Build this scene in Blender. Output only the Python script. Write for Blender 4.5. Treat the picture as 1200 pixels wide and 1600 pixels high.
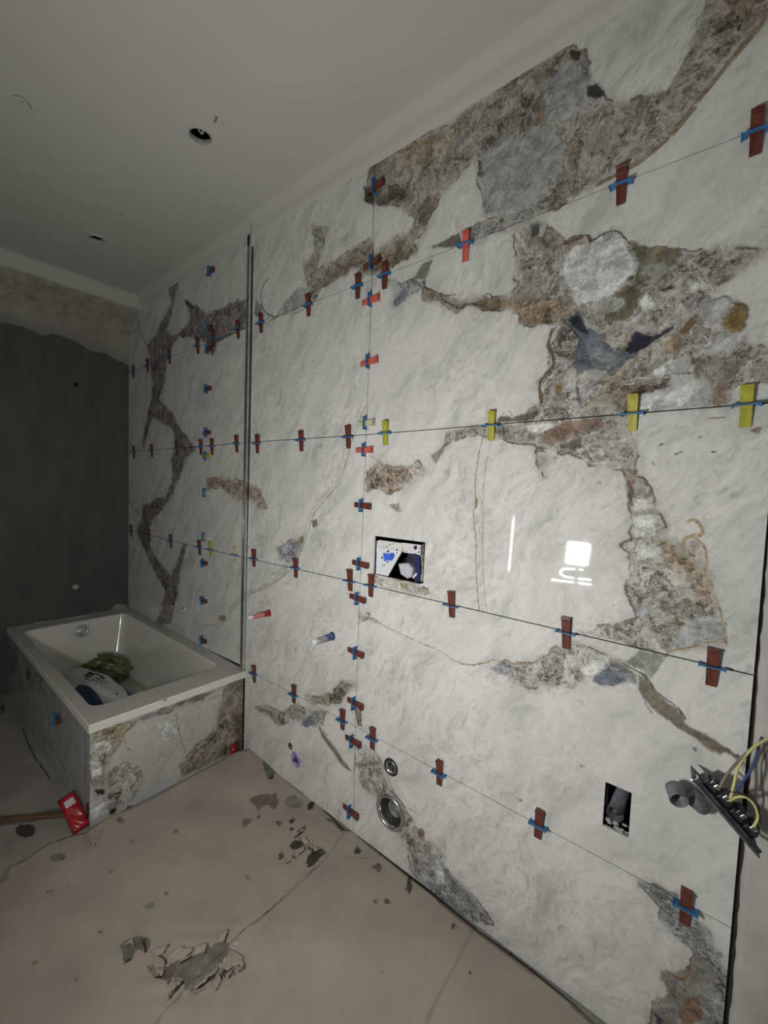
import bpy, bmesh, math, random
import numpy as np
from mathutils import Vector, Matrix
random.seed(7); np.random.seed(7)
for o in list(bpy.data.objects): bpy.data.objects.remove(o)
S = bpy.context.scene
C = S.collection

# ------------------------------------------------------------------ camera
CAM = np.array([-1.2426, .0636, 1.4462]); YAW, PIT, ROL, FPX = .6892, -.0535, .0355, 654.75
_f = np.array([math.cos(YAW)*math.cos(PIT), math.sin(YAW)*math.cos(PIT), math.sin(PIT)])
_r = np.cross(_f, [0, 0, 1.]); _r /= np.linalg.norm(_r); _u = np.cross(_r, _f)
CR = _r*math.cos(ROL)+_u*math.sin(ROL); CU = -_r*math.sin(ROL)+_u*math.cos(ROL); CF = _f
cd = bpy.data.cameras.new('camera'); cam = bpy.data.objects.new('camera', cd); C.objects.link(cam)
cd.sensor_fit = 'HORIZONTAL'; cd.sensor_width = 36; cd.lens = 36*FPX/1200; cd.clip_start = .02
M4 = Matrix(((CR[0], CU[0], -CF[0], CAM[0]), (CR[1], CU[1], -CF[1], CAM[1]), (CR[2], CU[2], -CF[2], CAM[2]), (0, 0, 0, 1)))
cam.matrix_world = M4; S.camera = cam
# ------------------------------------------------------------------ world and lamp
w = bpy.data.worlds.new('world'); S.world = w; w.use_nodes = True
w.node_tree.nodes['Background'].inputs[0].default_value = (.6, .7, .8, 1)
w.node_tree.nodes['Background'].inputs[1].default_value = .05
S.view_settings.view_transform = 'Standard'; S.view_settings.look = 'None'
S.view_settings.exposure = 2.22; S.view_settings.gamma = 1; S.view_settings.use_curve_mapping = False
LAMP = Vector((-1.38, .736, 1.1105)); LAMP_W = .122; LAMP_E = 62
LAMP_AIM = Vector((0, .95, 1.35))

# ------------------------------------------------------------------ helpers
def hit(px, py, ax, v):
    d = CR*(px-600)/FPX - CU*(py-800)/FPX + CF
    return CAM + d*((v-CAM[ax])/d[ax])
def hv(px, py, ax, v): return Vector(hit(px, py, ax, v))
def K(ox, oy, s, pts): return [(ox+x/s, oy+y/s) for x, y in pts]

def link(o, parent=None):
    C.objects.link(o)
    if parent: o.parent = parent
    return o
def mesh_obj(name, me, mat=None, parent=None):
    if mat: me.materials.clear(); me.materials.append(mat)
    return link(bpy.data.objects.new(name, me), parent)
def bm_obj(name, bm, mat=None, parent=None, smooth=False):
    me = bpy.data.meshes.new(name); bmesh.ops.recalc_face_normals(bm, faces=bm.faces); bm.to_mesh(me); bm.free()
    if smooth:
        for p in me.polygons: p.use_smooth = True
    return mesh_obj(name, me, mat, parent)
def empty(name, loc=(0, 0, 0)):
    o = bpy.data.objects.new(name, None); o.empty_display_size = .05; C.objects.link(o); o.location = loc; return o
def tag(o, label=None, cat=None, group=None, kind=None):
    if label: o['label'] = label
    if cat: o['category'] = cat
    if group: o['group'] = group
    if kind: o['kind'] = kind
    return o
def box(bm, a, b, bev=0):
    x0, y0, z0 = a; x1, y1, z1 = b
    r = bmesh.ops.create_cube(bm, size=1, matrix=Matrix.Translation(((x0+x1)/2, (y0+y1)/2, (z0+z1)/2)) @ Matrix.Diagonal((abs(x1-x0), abs(y1-y0), abs(z1-z0), 1)))
    if bev:
        es = list({e for v in r['verts'] for e in v.link_edges})
        bmesh.ops.bevel(bm, geom=es, offset=bev, segments=2, affect='EDGES', profile=.5)
def tube(bm, pts, rad, n=10, caps=True, hollow=0):
    """tube through pts; rad scalar or list"""
    pts = [Vector(p) for p in pts]; rings = []
    rr = rad if isinstance(rad, (list, tuple)) else [rad]*len(pts)
    t0 = (pts[1]-pts[0]).normalized(); a = t0.orthogonal().normalized()
    for i, p in enumerate(pts):
        t = (pts[min(i+1, len(pts)-1)]-pts[max(i-1, 0)]).normalized()
        a = (a-t*a.dot(t)).normalized(); b = t.cross(a)
        rings.append([bm.verts.new(p+(a*math.cos(2*math.pi*k/n)+b*math.sin(2*math.pi*k/n))*rr[i]) for k in range(n)])
    for i in range(len(rings)-1):
        for k in range(n):
            bm.faces.new((rings[i][k], rings[i][(k+1) % n], rings[i+1][(k+1) % n], rings[i+1][k]))
    if caps: bm.faces.new(rings[0][::-1]); bm.faces.new(rings[-1])
def lathe(bm, prof, M=Matrix(), n=40, sx=1):
    """prof list of (r, h); axis local z; M placement; open profile"""
    rings = [[bm.verts.new(M @ Vector((r*math.cos(2*math.pi*k/n)*sx, r*math.sin(2*math.pi*k/n), h))) for k in range(n)] for r, h in prof]
    for i in range(len(rings)-1):
        for k in range(n): bm.faces.new((rings[i][k], rings[i][(k+1) % n], rings[i+1][(k+1) % n], rings[i+1][k]))
    return rings
def frame(loc, xa, ya, za):
    xa, ya, za = Vector(xa).normalized(), Vector(ya).normalized(), Vector(za).normalized()
    return Matrix(((xa.x, ya.x, za.x, loc[0]), (xa.y, ya.y, za.y, loc[1]), (xa.z, ya.z, za.z, loc[2]), (0, 0, 0, 1)))
def smooth_pts(pts, k=6):
    pts = [Vector(p) for p in pts]; out = []
    for i in range(len(pts)-1):
        p0 = pts[max(i-1, 0)]; p1 = pts[i]; p2 = pts[i+1]; p3 = pts[min(i+2, len(pts)-1)]
        for j in range(k):
            t = j/k
            out.append(.5*((2*p1)+(-p0+p2)*t+(2*p0-5*p1+4*p2-p3)*t*t+(-p0+3*p1-3*p2+p3)*t**3))
    out.append(pts[-1]); return out

# ------------------------------------------------------------------ node helpers
class N:
    def __init__(s, name):
        s.m = bpy.data.materials.new(name); s.m.use_nodes = True; s.t = s.m.node_tree; s.b = s.t.nodes['Principled BSDF']
        s.oc = None
    def n(s, ty, ins=None, **kw):
        x = s.t.nodes.new(ty)
        for k, v in kw.items(): setattr(x, k, v)
        for k, v in (ins or {}).items(): s.set(x.inputs[k], v)
        return x
    def set(s, sock, v):
        if isinstance(v, bpy.types.NodeSocket): s.t.links.new(v, sock)
        elif isinstance(v, (tuple, list)) and sock.type == 'RGBA' and len(v) == 3: sock.default_value = (*v, 1)
        else: sock.default_value = v
    def co(s):
        if not s.oc: s.oc = s.n('ShaderNodeTexCoord').outputs['Object']
        return s.oc
    def math(s, op, a, b=0., c=0., clamp=False):
        x = s.n('ShaderNodeMath', operation=op, use_clamp=clamp); s.set(x.inputs[0], a); s.set(x.inputs[1], b); s.set(x.inputs[2], c); return x.outputs[0]
    def vmath(s, op, a, b):
        x = s.n('ShaderNodeVectorMath', operation=op); s.set(x.inputs[0], a)
        if op == 'SCALE': s.set(x.inputs['Scale'], b)
        else: s.set(x.inputs[1], b)
        return x.outputs[0]
    def mix(s, f, a, b, bt='MIX'):
        x = s.n('ShaderNodeMix', data_type='RGBA', blend_type=bt); s.set(x.inputs[0], f); s.set(x.inputs[6], a); s.set(x.inputs[7], b); return x.outputs[2]
    def ramp(s, f, stops):
        x = s.n('ShaderNodeValToRGB'); s.set(x.inputs[0], f); e = x.color_ramp.elements
        while len(e) < len(stops): e.new(.5)
        for i, (p, c) in enumerate(stops):
            e[i].position = p; e[i].color = (*c, 1) if isinstance(c, (tuple, list)) else (c, c, c, 1)
        return x.outputs[0]
    def noise(s, vec, sc, det=4, rough=.55, dist=0, out=0):
        x = s.n('ShaderNodeTexNoise', ins={'Scale': sc, 'Detail': det, 'Roughness': rough, 'Distortion': dist}); s.set(x.inputs['Vector'], vec); return x.outputs[out]
    def vor(s, vec, sc, feat='F1', out='Color', rnd=1):
        x = s.n('ShaderNodeTexVoronoi', feature=feat); s.set(x.inputs['Vector'], vec); x.inputs['Scale'].default_value = sc; x.inputs['Randomness'].default_value = rnd; return x.outputs[out]
    def map(s, vec, rot=(0, 0, 0), sc=(1, 1, 1)):
        x = s.n('ShaderNodeMapping'); s.set(x.inputs[0], vec); x.inputs[2].default_value = rot
        y = s.n('ShaderNodeMapping'); s.set(y.inputs[0], x.outputs[0]); y.inputs[3].default_value = sc; return y.outputs[0]
    def step(s, v, a, b):
        x = s.n('ShaderNodeMapRange', interpolation_type='SMOOTHSTEP'); s.set(x.inputs[0], v); x.inputs[1].default_value = a; x.inputs[2].default_value = b; return x.outputs[0]
    def attr(s, name, out='Fac'): return s.n('ShaderNodeAttribute', attribute_name=name).outputs[out]
    def bump(s, h, st=.3, d=.01):
        x = s.n('ShaderNodeBump', ins={'Strength': st, 'Distance': d, 'Height': h}); s.t.links.new(x.outputs[0], s.b.inputs['Normal'])
    def fin(s, col=None, rough=None, metal=None, **kw):
        if col is not None: s.set(s.b.inputs['Base Color'], col)
        if rough is not None: s.set(s.b.inputs['Roughness'], rough)
        if metal is not None: s.set(s.b.inputs['Metallic'], metal)
        for k, v in kw.items(): s.set(s.b.inputs[k.replace('_', ' ')], v)
        return s.m
def simple(name, col, rough=.5, metal=0, var=.15, sc=30, bump=0, bsc=60, **kw):
    g = N(name); n = g.noise(g.co(), sc, 4)
    c = g.mix(g.math('MULTIPLY', g.step(n, .3, .7), 1.), tuple(v*(1-var) for v in col), tuple(min(1, v*(1+var)) for v in col))
    if bump: g.bump(g.noise(g.co(), bsc, 4), bump, .004)
    return g.fin(c, rough, metal, **kw)

# painted features use signed-distance attributes, so outlines stay crisp at any distance
def painted_layers(g, col, warp=.045, pw=.016, vw=.010, frag=1.0, brec=True, fsc=22):
    P = g.co()
    nz = g.math('SUBTRACT', g.noise(P, 22, 6, .6), .5)
    nz2 = g.math('SUBTRACT', g.noise(P, 60, 5, .6), .5)
    fine = g.noise(P, 90, 5, .7)
    if brec:
        wv = g.vmath('ADD', P, g.vmath('SCALE', g.vmath('SUBTRACT', g.noise(P, 9, 5, .6, .3, 1), (.5, .5, .5)), .16))
        sd = g.math('ADD', g.attr('brec'), g.math('MULTIPLY', nz, warp))
        soft = g.math('ADD', .003, g.math('MULTIPLY', g.step(g.noise(P, 7, 3), .42, .62), .016))
        m = g.math('MULTIPLY_ADD', g.math('DIVIDE', sd, soft), .5, .5, True)
        v1 = g.n('ShaderNodeSeparateColor', ins={0: g.vor(wv, fsc)}).outputs[0]
        wv2 = g.vmath('ADD', wv, g.vmath('SCALE', g.vmath('SUBTRACT', g.noise(P, 34, 4, .6, 0, 1), (.5, .5, .5)), .045))
        v2 = g.n('ShaderNodeSeparateColor', ins={0: g.vor(wv2, fsc*2.6)}).outputs[1]
        v3 = g.n('ShaderNodeSeparateColor', ins={0: g.vor(wv2, fsc*6)}).outputs[1]
        big = g.noise(wv, 6, 6, .7)
        v = g.math('ADD', g.math('ADD', g.math('MULTIPLY', v1, .24), g.math('MULTIPLY', v2, .24)), g.math('ADD', g.math('MULTIPLY', fine, .42), g.math('MULTIPLY', big, .48)))
        v = g.math('ADD', v, g.math('MULTIPLY', v3, .12))
        v = g.math('SUBTRACT', v, .29)
        fc = g.ramp(v, [(.20, (.06, .057, .053)), (.33, (.21, .20, .18)), (.46, (.38, .37, .355)), (.6, (.56, .56, .55)), (.76, (.76, .76, .745))])
        brn = g.step(g.noise(wv, 5.5, 5, .65), .52, .66)
        fc = g.mix(g.math('MULTIPLY', brn, .6), fc, g.mix(1, fc, (.78, .60, .42), 'MULTIPLY'))
        de = g.vor(wv2, fsc*1.6, 'DISTANCE_TO_EDGE', 'Distance')
        ed = g.math('MULTIPLY', g.math('SUBTRACT', 1, g.step(de, .0, .10)), g.step(g.noise(P, 24, 5, .7), .46, .60))
        fc = g.mix(g.math('MULTIPLY', ed, .65), fc, (.10, .085, .07))
        wl = g.math('MULTIPLY', g.step(g.math('ABSOLUTE', g.math('SUBTRACT', g.noise(wv2, 16, 5, .6), .5)), .02, .0), .5)
        fc = g.mix(wl, fc, (.74, .73, .71))
        fc = g.mix(1, fc, g.attr('bt', 'Color'), 'MULTIPLY')
        rim = g.math('MULTIPLY', g.math('SUBTRACT', 1, g.step(g.math('ABSOLUTE', sd), .001, .0045)), g.step(g.noise(P, 11, 3), .46, .60))
        halo = g.math('MULTIPLY', g.math('MULTIPLY', g.step(g.math('ADD', sd, g.math('MULTIPLY', nz2, .12)), -.045, .0), g.step(fine, .40, .62)), .5)
        col = g.mix(halo, col, (.47, .46, .44))
        col = g.mix(m, col, fc)
        col = g.mix(g.math('MULTIPLY', rim, .85), col, (.11, .085, .06))
    sp = g.math('ADD', g.attr('patch'), g.math('ADD', g.math('MULTIPLY', nz2, pw), g.math('MULTIPLY', nz, pw*.8)))
    pm = g.step(sp, -.004, .004)
    pq = g.vmath('ADD', P, g.vmath('SCALE', g.vmath('SUBTRACT', g.noise(P, 12, 4, .6, 0, 1), (.5, .5, .5)), .1))
    pc = g.mix(1, g.attr('pc', 'Color'), g.ramp(g.noise(g.map(pq, (-.6, 0, 0), (1, 1, .5)), 24, 8, .75), [(.28, .5), (.5, 1.0), (.72, 1.5)]), 'MULTIPLY')
    if brec: pc = g.mix(.55, pc, g.mix(1, pc, g.ramp(v, [(.2, .25), (.42, .8), (.62, 1.5)]), 'MULTIPLY'))
    col = g.mix(g.math('MULTIPLY', pm, .93), col, pc)
    wb = g.vmath('SCALE', g.vmath('SUBTRACT', g.noise(P, 45, 3, .6, 0, 1), (.5, .5, .5)), .009)
    ln = g.n('ShaderNodeVectorMath', operation='LENGTH', ins={0: g.vmath('MULTIPLY', g.vmath('ADD', g.attr('vo', 'Vector'), wb), (1, 1, 0))}).outputs['Value']
    sv = g.math('ADD', g.math('SUBTRACT', ln, g.attr('vhw')), g.math('MULTIPLY', nz2, vw))
    sv = g.math('ADD', sv, g.step(g.attr('vein'), .009, .012))
    vm = g.math('MULTIPLY', g.math('SUBTRACT', 1, g.step(sv, -.0006, .0011)), g.step(g.noise(P, 30, 4, .6), .30, .46))
    col = g.mix(g.math('MULTIPLY', vm, .9), col, g.mix(1, g.attr('vc', 'Color'), g.ramp(fine, [(.38, .4), (.62, 1.25)]), 'MULTIPLY'))
    return col

def marble(name, rot=-.6, dark=1.0, fsc=26, roty=0):
    g = N(name); P = g.co()
    q = g.vmath('ADD', P, g.vmath('SCALE', g.vmath('SUBTRACT', g.noise(P, 3.5, 4, .6, 0, 1), (.5, .5, .5)), .22))
    a = g.noise(g.map(q, (rot, roty, 0), (1, 2.6, .8)), 4.5, 8, .62, .4)
    b = g.noise(g.map(q, (rot, roty, 0), (1, 3.4, 1.1)), 11, 8, .65, .3)
    c = g.math('ABSOLUTE', g.math('SUBTRACT', g.noise(q, 5, 6, .6, .6), .5))
    col = g.ramp(a, [(.28, (.49*dark, .495*dark, .49*dark)), (.42, (.635*dark, .635*dark, .625*dark)), (.58, (.745*dark, .745*dark, .73*dark))])
    col = g.mix(g.math('MULTIPLY', g.step(b, .56, .78), .30), col, (.42, .43, .43))
    col = g.mix(g.math('MULTIPLY', g.math('SUBTRACT', 1, g.step(c, .0, .03)), .14), col, (.88, .88, .87))
    fm = g.noise(g.map(q, (rot, roty, 0), (1, 2.4, 1.0)), 22, 9, .72, .12); gate = g.step(g.noise(P, 2.3, 4, .6), .36, .62)
    col = g.mix(gate, g.mix(.5, col, g.mix(1, col, g.ramp(fm, [(.32, .86), (.5, 1.0), (.7, 1.05)]), 'MULTIPLY')), g.mix(1, col, g.ramp(fm, [(.32, .66), (.46, .94), (.62, 1.08)]), 'MULTIPLY'))
    s_ = g.step(g.noise(P, 3.1, 3), .46, .62)
    f_ = g.step(g.noise(g.map(P, (rot, roty, 0), (1, 2, 1)), 42, 5, .7), .56, .70)
    col = g.mix(g.math('MULTIPLY', g.math('MULTIPLY', s_, f_), .5), col, (.33, .33, .32))
    col = painted_layers(g, col, fsc=fsc, vw=.006)
    return g.fin(col, .035, **{'Specular_IOR_Level': .5})

# ------------------------------------------------------------------ signed distance painting
def poly_sdf(V, poly):
    P = np.array(poly, float); out = np.full(len(V), -1.0)
    lo = P.min(0)-.12; hi = P.max(0)+.12
    idx = np.where(((V > lo) & (V < hi)).all(1))[0]
    if not len(idx): return out
    v = V[idx]; d2 = np.full(len(v), 9.); ins = np.zeros(len(v), bool)
    for a, b in zip(P, np.roll(P, -1, 0)):
        e = b-a; L = e@e+1e-12; t = np.clip((v-a)@e/L, 0, 1); d2 = np.minimum(d2, ((v-a-t[:, None]*e)**2).sum(1))
        c = ((a[1] > v[:, 1]) != (b[1] > v[:, 1]))
        xx = a[0]+(v[:, 1]-a[1])*e[0]/(e[1] if abs(e[1]) > 1e-12 else 1e-12)
        ins ^= c & (v[:, 0] < xx)
    out[idx] = np.where(ins, 1, -1)*np.sqrt(d2); return out
def line_dist(V, line):
    P = np.array(line, float); out = np.full(len(V), 1.)
    lo = P.min(0)-.06; hi = P.max(0)+.06
    idx = np.where(((V > lo) & (V < hi)).all(1))[0]
    off = np.full((len(V), 2), .5)
    if not len(idx): return out, off
    v = V[idx]; d2 = np.full(len(v), 9.); of = np.zeros((len(v), 2))
    for a, b in zip(P[:-1], P[1:]):
        e = b-a; L = e@e+1e-12; t = np.clip((v-a)@e/L, 0, 1); q = v-a-t[:, None]*e; dd = (q**2).sum(1); k = dd < d2; d2[k] = dd[k]; of[k] = q[k]
    out[idx] = np.sqrt(d2); off[idx] = of; return out, off
def paint(V, feats):
    n = len(V); br = np.full(n, -1.); bw = np.full(n, 1e-6); bt = np.ones((n, 3))*1e-6
    pa = np.full(n, -1.); pc = np.ones((n, 3))*.5; ve = np.full(n, 1.); vd = np.full(n, 1.); vo = np.full((n, 2), .5); vh = np.zeros(n); vc = np.ones((n, 3))*.2
    for f in feats:
        if f[0] == 'b':
            s = poly_sdf(V, f[1]); br = np.maximum(br, s); wt = np.exp(np.clip(s, -.2, .2)/.025); bw += wt; bt += wt[:, None]*np.array(f[2])
        elif f[0] == 't':
            s = poly_sdf(V, f[1]); wt = np.exp(np.clip(s, -.2, .06)/.012)*6; bw += wt; bt += wt[:, None]*np.array(f[2])
        elif f[0] == 'p':
            c_ = np.array(f[2]); lum = c_.mean(); c_ = (lum+(c_-lum)*.8); c_ = c_*(c_.mean()/.6)**.45 if c_.mean() < .6 else c_; f = (f[0], f[1], c_)
            s = poly_sdf(V, f[1]); k = s > np.minimum(pa, .004); pc[k] = f[2]; k2 = (s > -.03) & (pa < -.03); pa = np.maximum(pa, s)
        elif f[0] == 'v':
            d, of = line_dist(V, f[1]); s = d-f[2]; k = s < ve; vc[k] = f[3]; ve = np.minimum(ve, s); vd[k] = d[k]; vo[k] = of[k]; vh[k] = f[2]
    return dict(brec=np.clip(br, -.12, .2), bt=bt/bw[:, None], patch=np.clip(pa, -.12, .2), pc=pc, vein=np.clip(vd-vh, -.05, .06), vhw=vh, vo=np.clip(vo, -.05, .05), vc=vc)
def set_attrs(me, V, feats):
    r = paint(V, feats)
    o3 = np.zeros((len(V), 3), np.float32); o3[:, :2] = r['vo']; me.attributes.new('vo', 'FLOAT_VECTOR', 'POINT').data.foreach_set('vector', o3.ravel())
    for k in ('brec', 'patch', 'vein', 'vhw'):
        me.attributes.new(k, 'FLOAT', 'POINT').data.foreach_set('value', r[k].astype(np.float32))
    for k in ('bt', 'pc', 'vc'):
        c = np.ones((len(V), 4), np.float32); c[:, :3] = r[k]
        me.attributes.new(k, 'FLOAT_COLOR', 'POINT').data.foreach_set('color', c.ravel())

def slab(name, quad, plane, feats, mat, parent=None, step=.008, thick=.009, rects=(), rounds=(), inset=.001, zf=None, uv=None):
    """flat slab: quad = 4 corner (a,b) pairs (a0b0,a1b0,a1b1,a0b1); plane(a,b,depth)->xyz; cut holes; painted."""
    q = [np.array(p, float) for p in quad]
    cen = sum(q)/4; L = max(np.ptp([p[0] for p in q]), 1e-3); H = max(np.ptp([p[1] for p in q]), 1e-3)
    q = [cen+(p-cen)*np.array([1-2*inset/L, 1-2*inset/H]) for p in q]
    a0 = q[0][0]; a1 = q[1][0]; b0 = q[0][1]; b1 = q[3][1]
    us = list(np.linspace(0, 1, max(2, int(L/step)+1))); vs = list(np.linspace(0, 1, max(2, int(H/step)+1)))
    fixed = set()
    def addl(arr, x):
        if 0 < x < 1:
            i = min(range(len(arr)), key=lambda k: abs(arr[k]-x))
            if 0 < i < len(arr)-1 and (id(arr), arr[i]) not in fixed and abs(arr[i]-x) < .45*min(arr[i]-arr[i-1], arr[i+1]-arr[i]): arr[i] = x
            elif abs(arr[i]-x) > 1e-5: arr.append(x); arr.sort()
            fixed.add((id(arr), x))
    for r in rects:
        addl(us, (r[0]-a0)/(a1-a0)); addl(us, (r[1]-a0)/(a1-a0)); addl(vs, (r[2]-b0)/(b1-b0)); addl(vs, (r[3]-b0)/(b1-b0))
    for (ca, cb, rr) in rounds:
        for k in range(-6, 7): addl(us, (ca+k*rr/4-a0)/(a1-a0)); addl(vs, (cb+k*rr/4-b0)/(b1-b0))
    us = np.array(us); vs = np.array(vs); nu, nv = len(us), len(vs)
    U, W = np.meshgrid(us, vs)
    PA = ((1-U)*(1-W))[..., None]*q[0]+(U*(1-W))[..., None]*q[1]+(U*W)[..., None]*q[2]+((1-U)*W)[..., None]*q[3]
    V2 = PA.reshape(-1, 2)
    I = np.arange(nu*nv).reshape(nv, nu)
    F = np.stack([I[:-1, :-1], I[:-1, 1:], I[1:, 1:], I[1:, :-1]], -1).reshape(-1, 4)
    cenF = V2[F].mean(1); keep = np.ones(len(F), bool)
    for r in rects: keep &= ~((cenF[:, 0] > min(r[:2])) & (cenF[:, 0] < max(r[:2])) & (cenF[:, 1] > r[2]) & (cenF[:, 1] < r[3]))
    for (ca, cb, rr) in rounds:
        ins = ((cenF-[ca, cb])**2).sum(1) < rr*rr; ks = set(F[ins].ravel()) & set(F[~ins].ravel()); keep &= ~ins
        for i in ks:
            d = V2[i]-[ca, cb]; l = np.linalg.norm(d); V2[i] = np.array([ca, cb])+d/max(l, 1e-6)*rr
    F = F[keep]
    # side walls on boundary edges
    E = {}
    for f in F:
        for k in range(4):
            a, b = int(f[k]), int(f[(k+1) % 4])
            if (b, a) in E: del E[(b, a)]
            else: E[(a, b)] = 1
    used = np.zeros(nu*nv, bool); used[F.ravel()] = True; mp = np.cumsum(used)-1
    V2u = V2[used]; Fu = mp[F]; n0 = len(V2u)
    zz = zf(V2u) if zf else np.zeros(n0)
    V3 = [plane(a, b, z) for (a, b), z in zip(V2u, zz)]
    bidx = {}; faces = [tuple(int(i) for i in f) for f in Fu]; V2x = [tuple(p) for p in V2u]
    for (a, b) in E:
        ii = []
        for k in (a, b):
            k = int(mp[k])
            if k not in bidx:
                bidx[k] = len(V3); V3.append(plane(V2u[k][0], V2u[k][1], zz[k]-thick)); V2x.append(tuple(V2u[k]))
            ii.append((k, bidx[k]))
        faces.append((ii[0][0], ii[0][1], ii[1][1], ii[1][0]))
    me = bpy.data.meshes.new(name); me.from_pydata([tuple(map(float, p)) for p in V3], [], faces); me.update()
    bm = bmesh.new(); bm.from_mesh(me); bmesh.ops.recalc_face_normals(bm, faces=bm.faces); bm.to_mesh(me); bm.free()
    # orientation: front must face the room
    n = Vector(plane(cen[0], cen[1], 1))-Vector(plane(cen[0], cen[1], 0))
    if me.polygons[len(me.polygons)//4].normal.dot(n) < 0: me.flip_normals()
    if feats is not None: set_attrs(me, np.array(V2x), feats)
    if zf:
        for i, p in enumerate(me.polygons): p.use_smooth = i < len(Fu)
    return mesh_obj(name, me, mat, parent)

# ------------------------------------------------------------------ plain materials
m_dark = simple('void_black', (.012, .011, .010), .9)
m_adh = simple('tile_adhesive', (.035, .032, .03), .95, bump=.4)
m_white_paint = simple('white_ceiling_paint', (.60, .60, .575), .9, var=.012, sc=4, bump=.05, bsc=200)
m_plaster = simple('grey_plaster', (.48, .47, .44), .95, var=.12, sc=9, bump=.35, bsc=40)
m_blue = simple('blue_plastic', (.035, .19, .46), .35, var=.2)
m_wbrown = simple('brown_red_plastic', (.135, .036, .024), .35, var=.35, sc=60)
m_wsalmon = simple('salmon_plastic', (.62, .13, .095), .35, var=.25, sc=60)
m_wyellow = simple('olive_yellow_plastic', (.42, .40, .05), .35, var=.2, sc=60)
m_wclear = simple('pale_olive_plastic', (.55, .55, .36), .3, var=.2, sc=60)
m_chrome = simple('steel', (.72, .72, .72), .22, 1, var=.1)
m_alu = simple('brushed_aluminium', (.62, .62, .61), .28, 1, var=.08)
m_steel_dark = simple('dark_steel', (.13, .13, .16), .35, .8, var=.4, sc=50)
m_black = simple('black_plastic', (.02, .02, .022), .45, var=.4, sc=60)
m_rubber = simple('black_rubber', (.03, .03, .03), .6)
m_greypipe = simple('grey_pvc', (.16, .165, .19), .35, var=.25, sc=60)
m_wplastic = simple('white_plastic', (.78, .79, .84), .3, var=.03)
m_lilac = simple('lilac_white_plastic', (.60, .58, .68), .35, var=.05)
m_navy = simple('navy_plastic', (.022, .024, .13), .4, var=.2)
m_tape = simple('blue_tape', (.05, .16, .75), .4, var=.2)
m_red = simple('red_plastic', (.40, .018, .028), .25, var=.25, sc=40)
m_pink = simple('dusty_pink_plastic', (.62, .22, .2), .4, var=.3, sc=90)
m_back2 = simple('bare_render', (.74, .74, .71), .9)
m_wood = None
g = N('stained_wood'); n = g.noise(g.map(g.co(), (0, 0, 0), (3, 60, 60)), 3, 6)
m_wood = g.fin(g.ramp(n, [(.3, (.10, .06, .035)), (.7, (.25, .16, .10))]), .7)
g = N('white_acrylic')
acr = g.mix(g.math('MULTIPLY', g.step(g.noise(g.co(), 14, 6, .7), .5, .75), .35), (.80, .79, .75), (.50, .48, .44))
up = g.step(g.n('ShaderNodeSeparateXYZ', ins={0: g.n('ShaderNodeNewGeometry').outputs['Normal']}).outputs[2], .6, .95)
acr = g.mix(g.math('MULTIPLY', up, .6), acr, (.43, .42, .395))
m_rim = g.fin(acr, .35)
m_basin = simple('white_enamel', (.80, .79, .76), .12, var=.02, Coat_Weight=.5)

# ------------------------------------------------------------------ the lamp (outside the frame, seen mirrored in the gloss)
lm = N('lamp_panel'); em = lm.n('ShaderNodeEmission', ins={0: (1, .99, .94), 1: LAMP_E}); lm.t.links.new(em.outputs[0], lm.t.nodes['Material Output'].inputs[0])
lt = empty('work_lamp', (LAMP.x, LAMP.y, 0)); tag(lt, 'square LED work lamp on a black tripod, mirrored in the glossy tiles', 'lamp')
aim = (LAMP_AIM-LAMP).normalized(); lx = aim.cross(Vector((0, 0, 1))).normalized(); lz = lx.cross(aim)
LM = frame(LAMP-Vector((LAMP.x, LAMP.y, 0)), lx, lz, aim)
bm = bmesh.new(); h = LAMP_W/2; vv = [bm.verts.new((LM @ Vector((a*h, b*h, .002)))) for a, b in ((-1, -1), (1, -1), (1, 1), (-1, 1))]; bm.faces.new(vv)
o = bm_obj('light_panel', bm, lm.m, lt)
bm = bmesh.new(); box(bm, (-h-.012, -h-.012, -.05), (h+.012, h+.012, -.001), .004); bmesh.ops.transform(bm, matrix=LM, verts=bm.verts); bm_obj('housing', bm, m_black, lt)
bm = bmesh.new(); tube(bm, [(0, 0, LAMP.z-h-.01), (0, 0, .35)], .014)
for k in range(3): a = 2.1*k+.4; tube(bm, [(0, 0, .45), (.25*math.cos(a), .25*math.sin(a), .012)], .011)
bm_obj('tripod', bm, m_black, lt)
glow = N('added_reflection_glow'); em = glow.n('ShaderNodeEmission', ins={0: (1, .98, .9), 1: 16}); glow.t.links.new(em.outputs[0], glow.t.nodes['Material Output'].inputs[0])  # glow shared by the added loop and the added tube
def mirror_pt(px, py, d=1.38):
    v = hit(px, py, 0, d); return Vector((-d, v[1], v[2]))
# made-up glowing loop, added so the tiles mirror a small bright hook
for kk, pts in enumerate(([(771+v[0]/6.316, 800+v[1]/6.316) for v in ((880, 570), (800, 565), (700, 560), (660, 595), (690, 630), (800, 655), (960, 670))], [(771+v[0]/6.316, 800+v[1]/6.316) for v in ((570, 668), (720, 685), (850, 700), (960, 718))])):
    P3 = smooth_pts([mirror_pt(*p)-Vector((LAMP.x, LAMP.y, 0)) for p in pts], 4)
    bm = bmesh.new(); tube(bm, P3, .0035, 6); bm_obj('added_hook_loop', bm, glow.m, lt)
a_, b_ = mirror_pt(795, 893), mirror_pt(803, 806)
st = empty('added_streak_tube', (a_.x, a_.y, 0)); tag(st, 'thin glowing tube added out of frame to mirror as a bright streak in the tiles', 'lamp')  # unseen glowing tube and pole, invented to give the tiles a bright streak
bm = bmesh.new(); tube(bm, smooth_pts([a_-st.location, (a_+b_)/2-st.location, b_-st.location], 4), [.001]+[.0035]*7+[.001], 6); bm_obj('tube', bm, glow.m, st)
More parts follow.
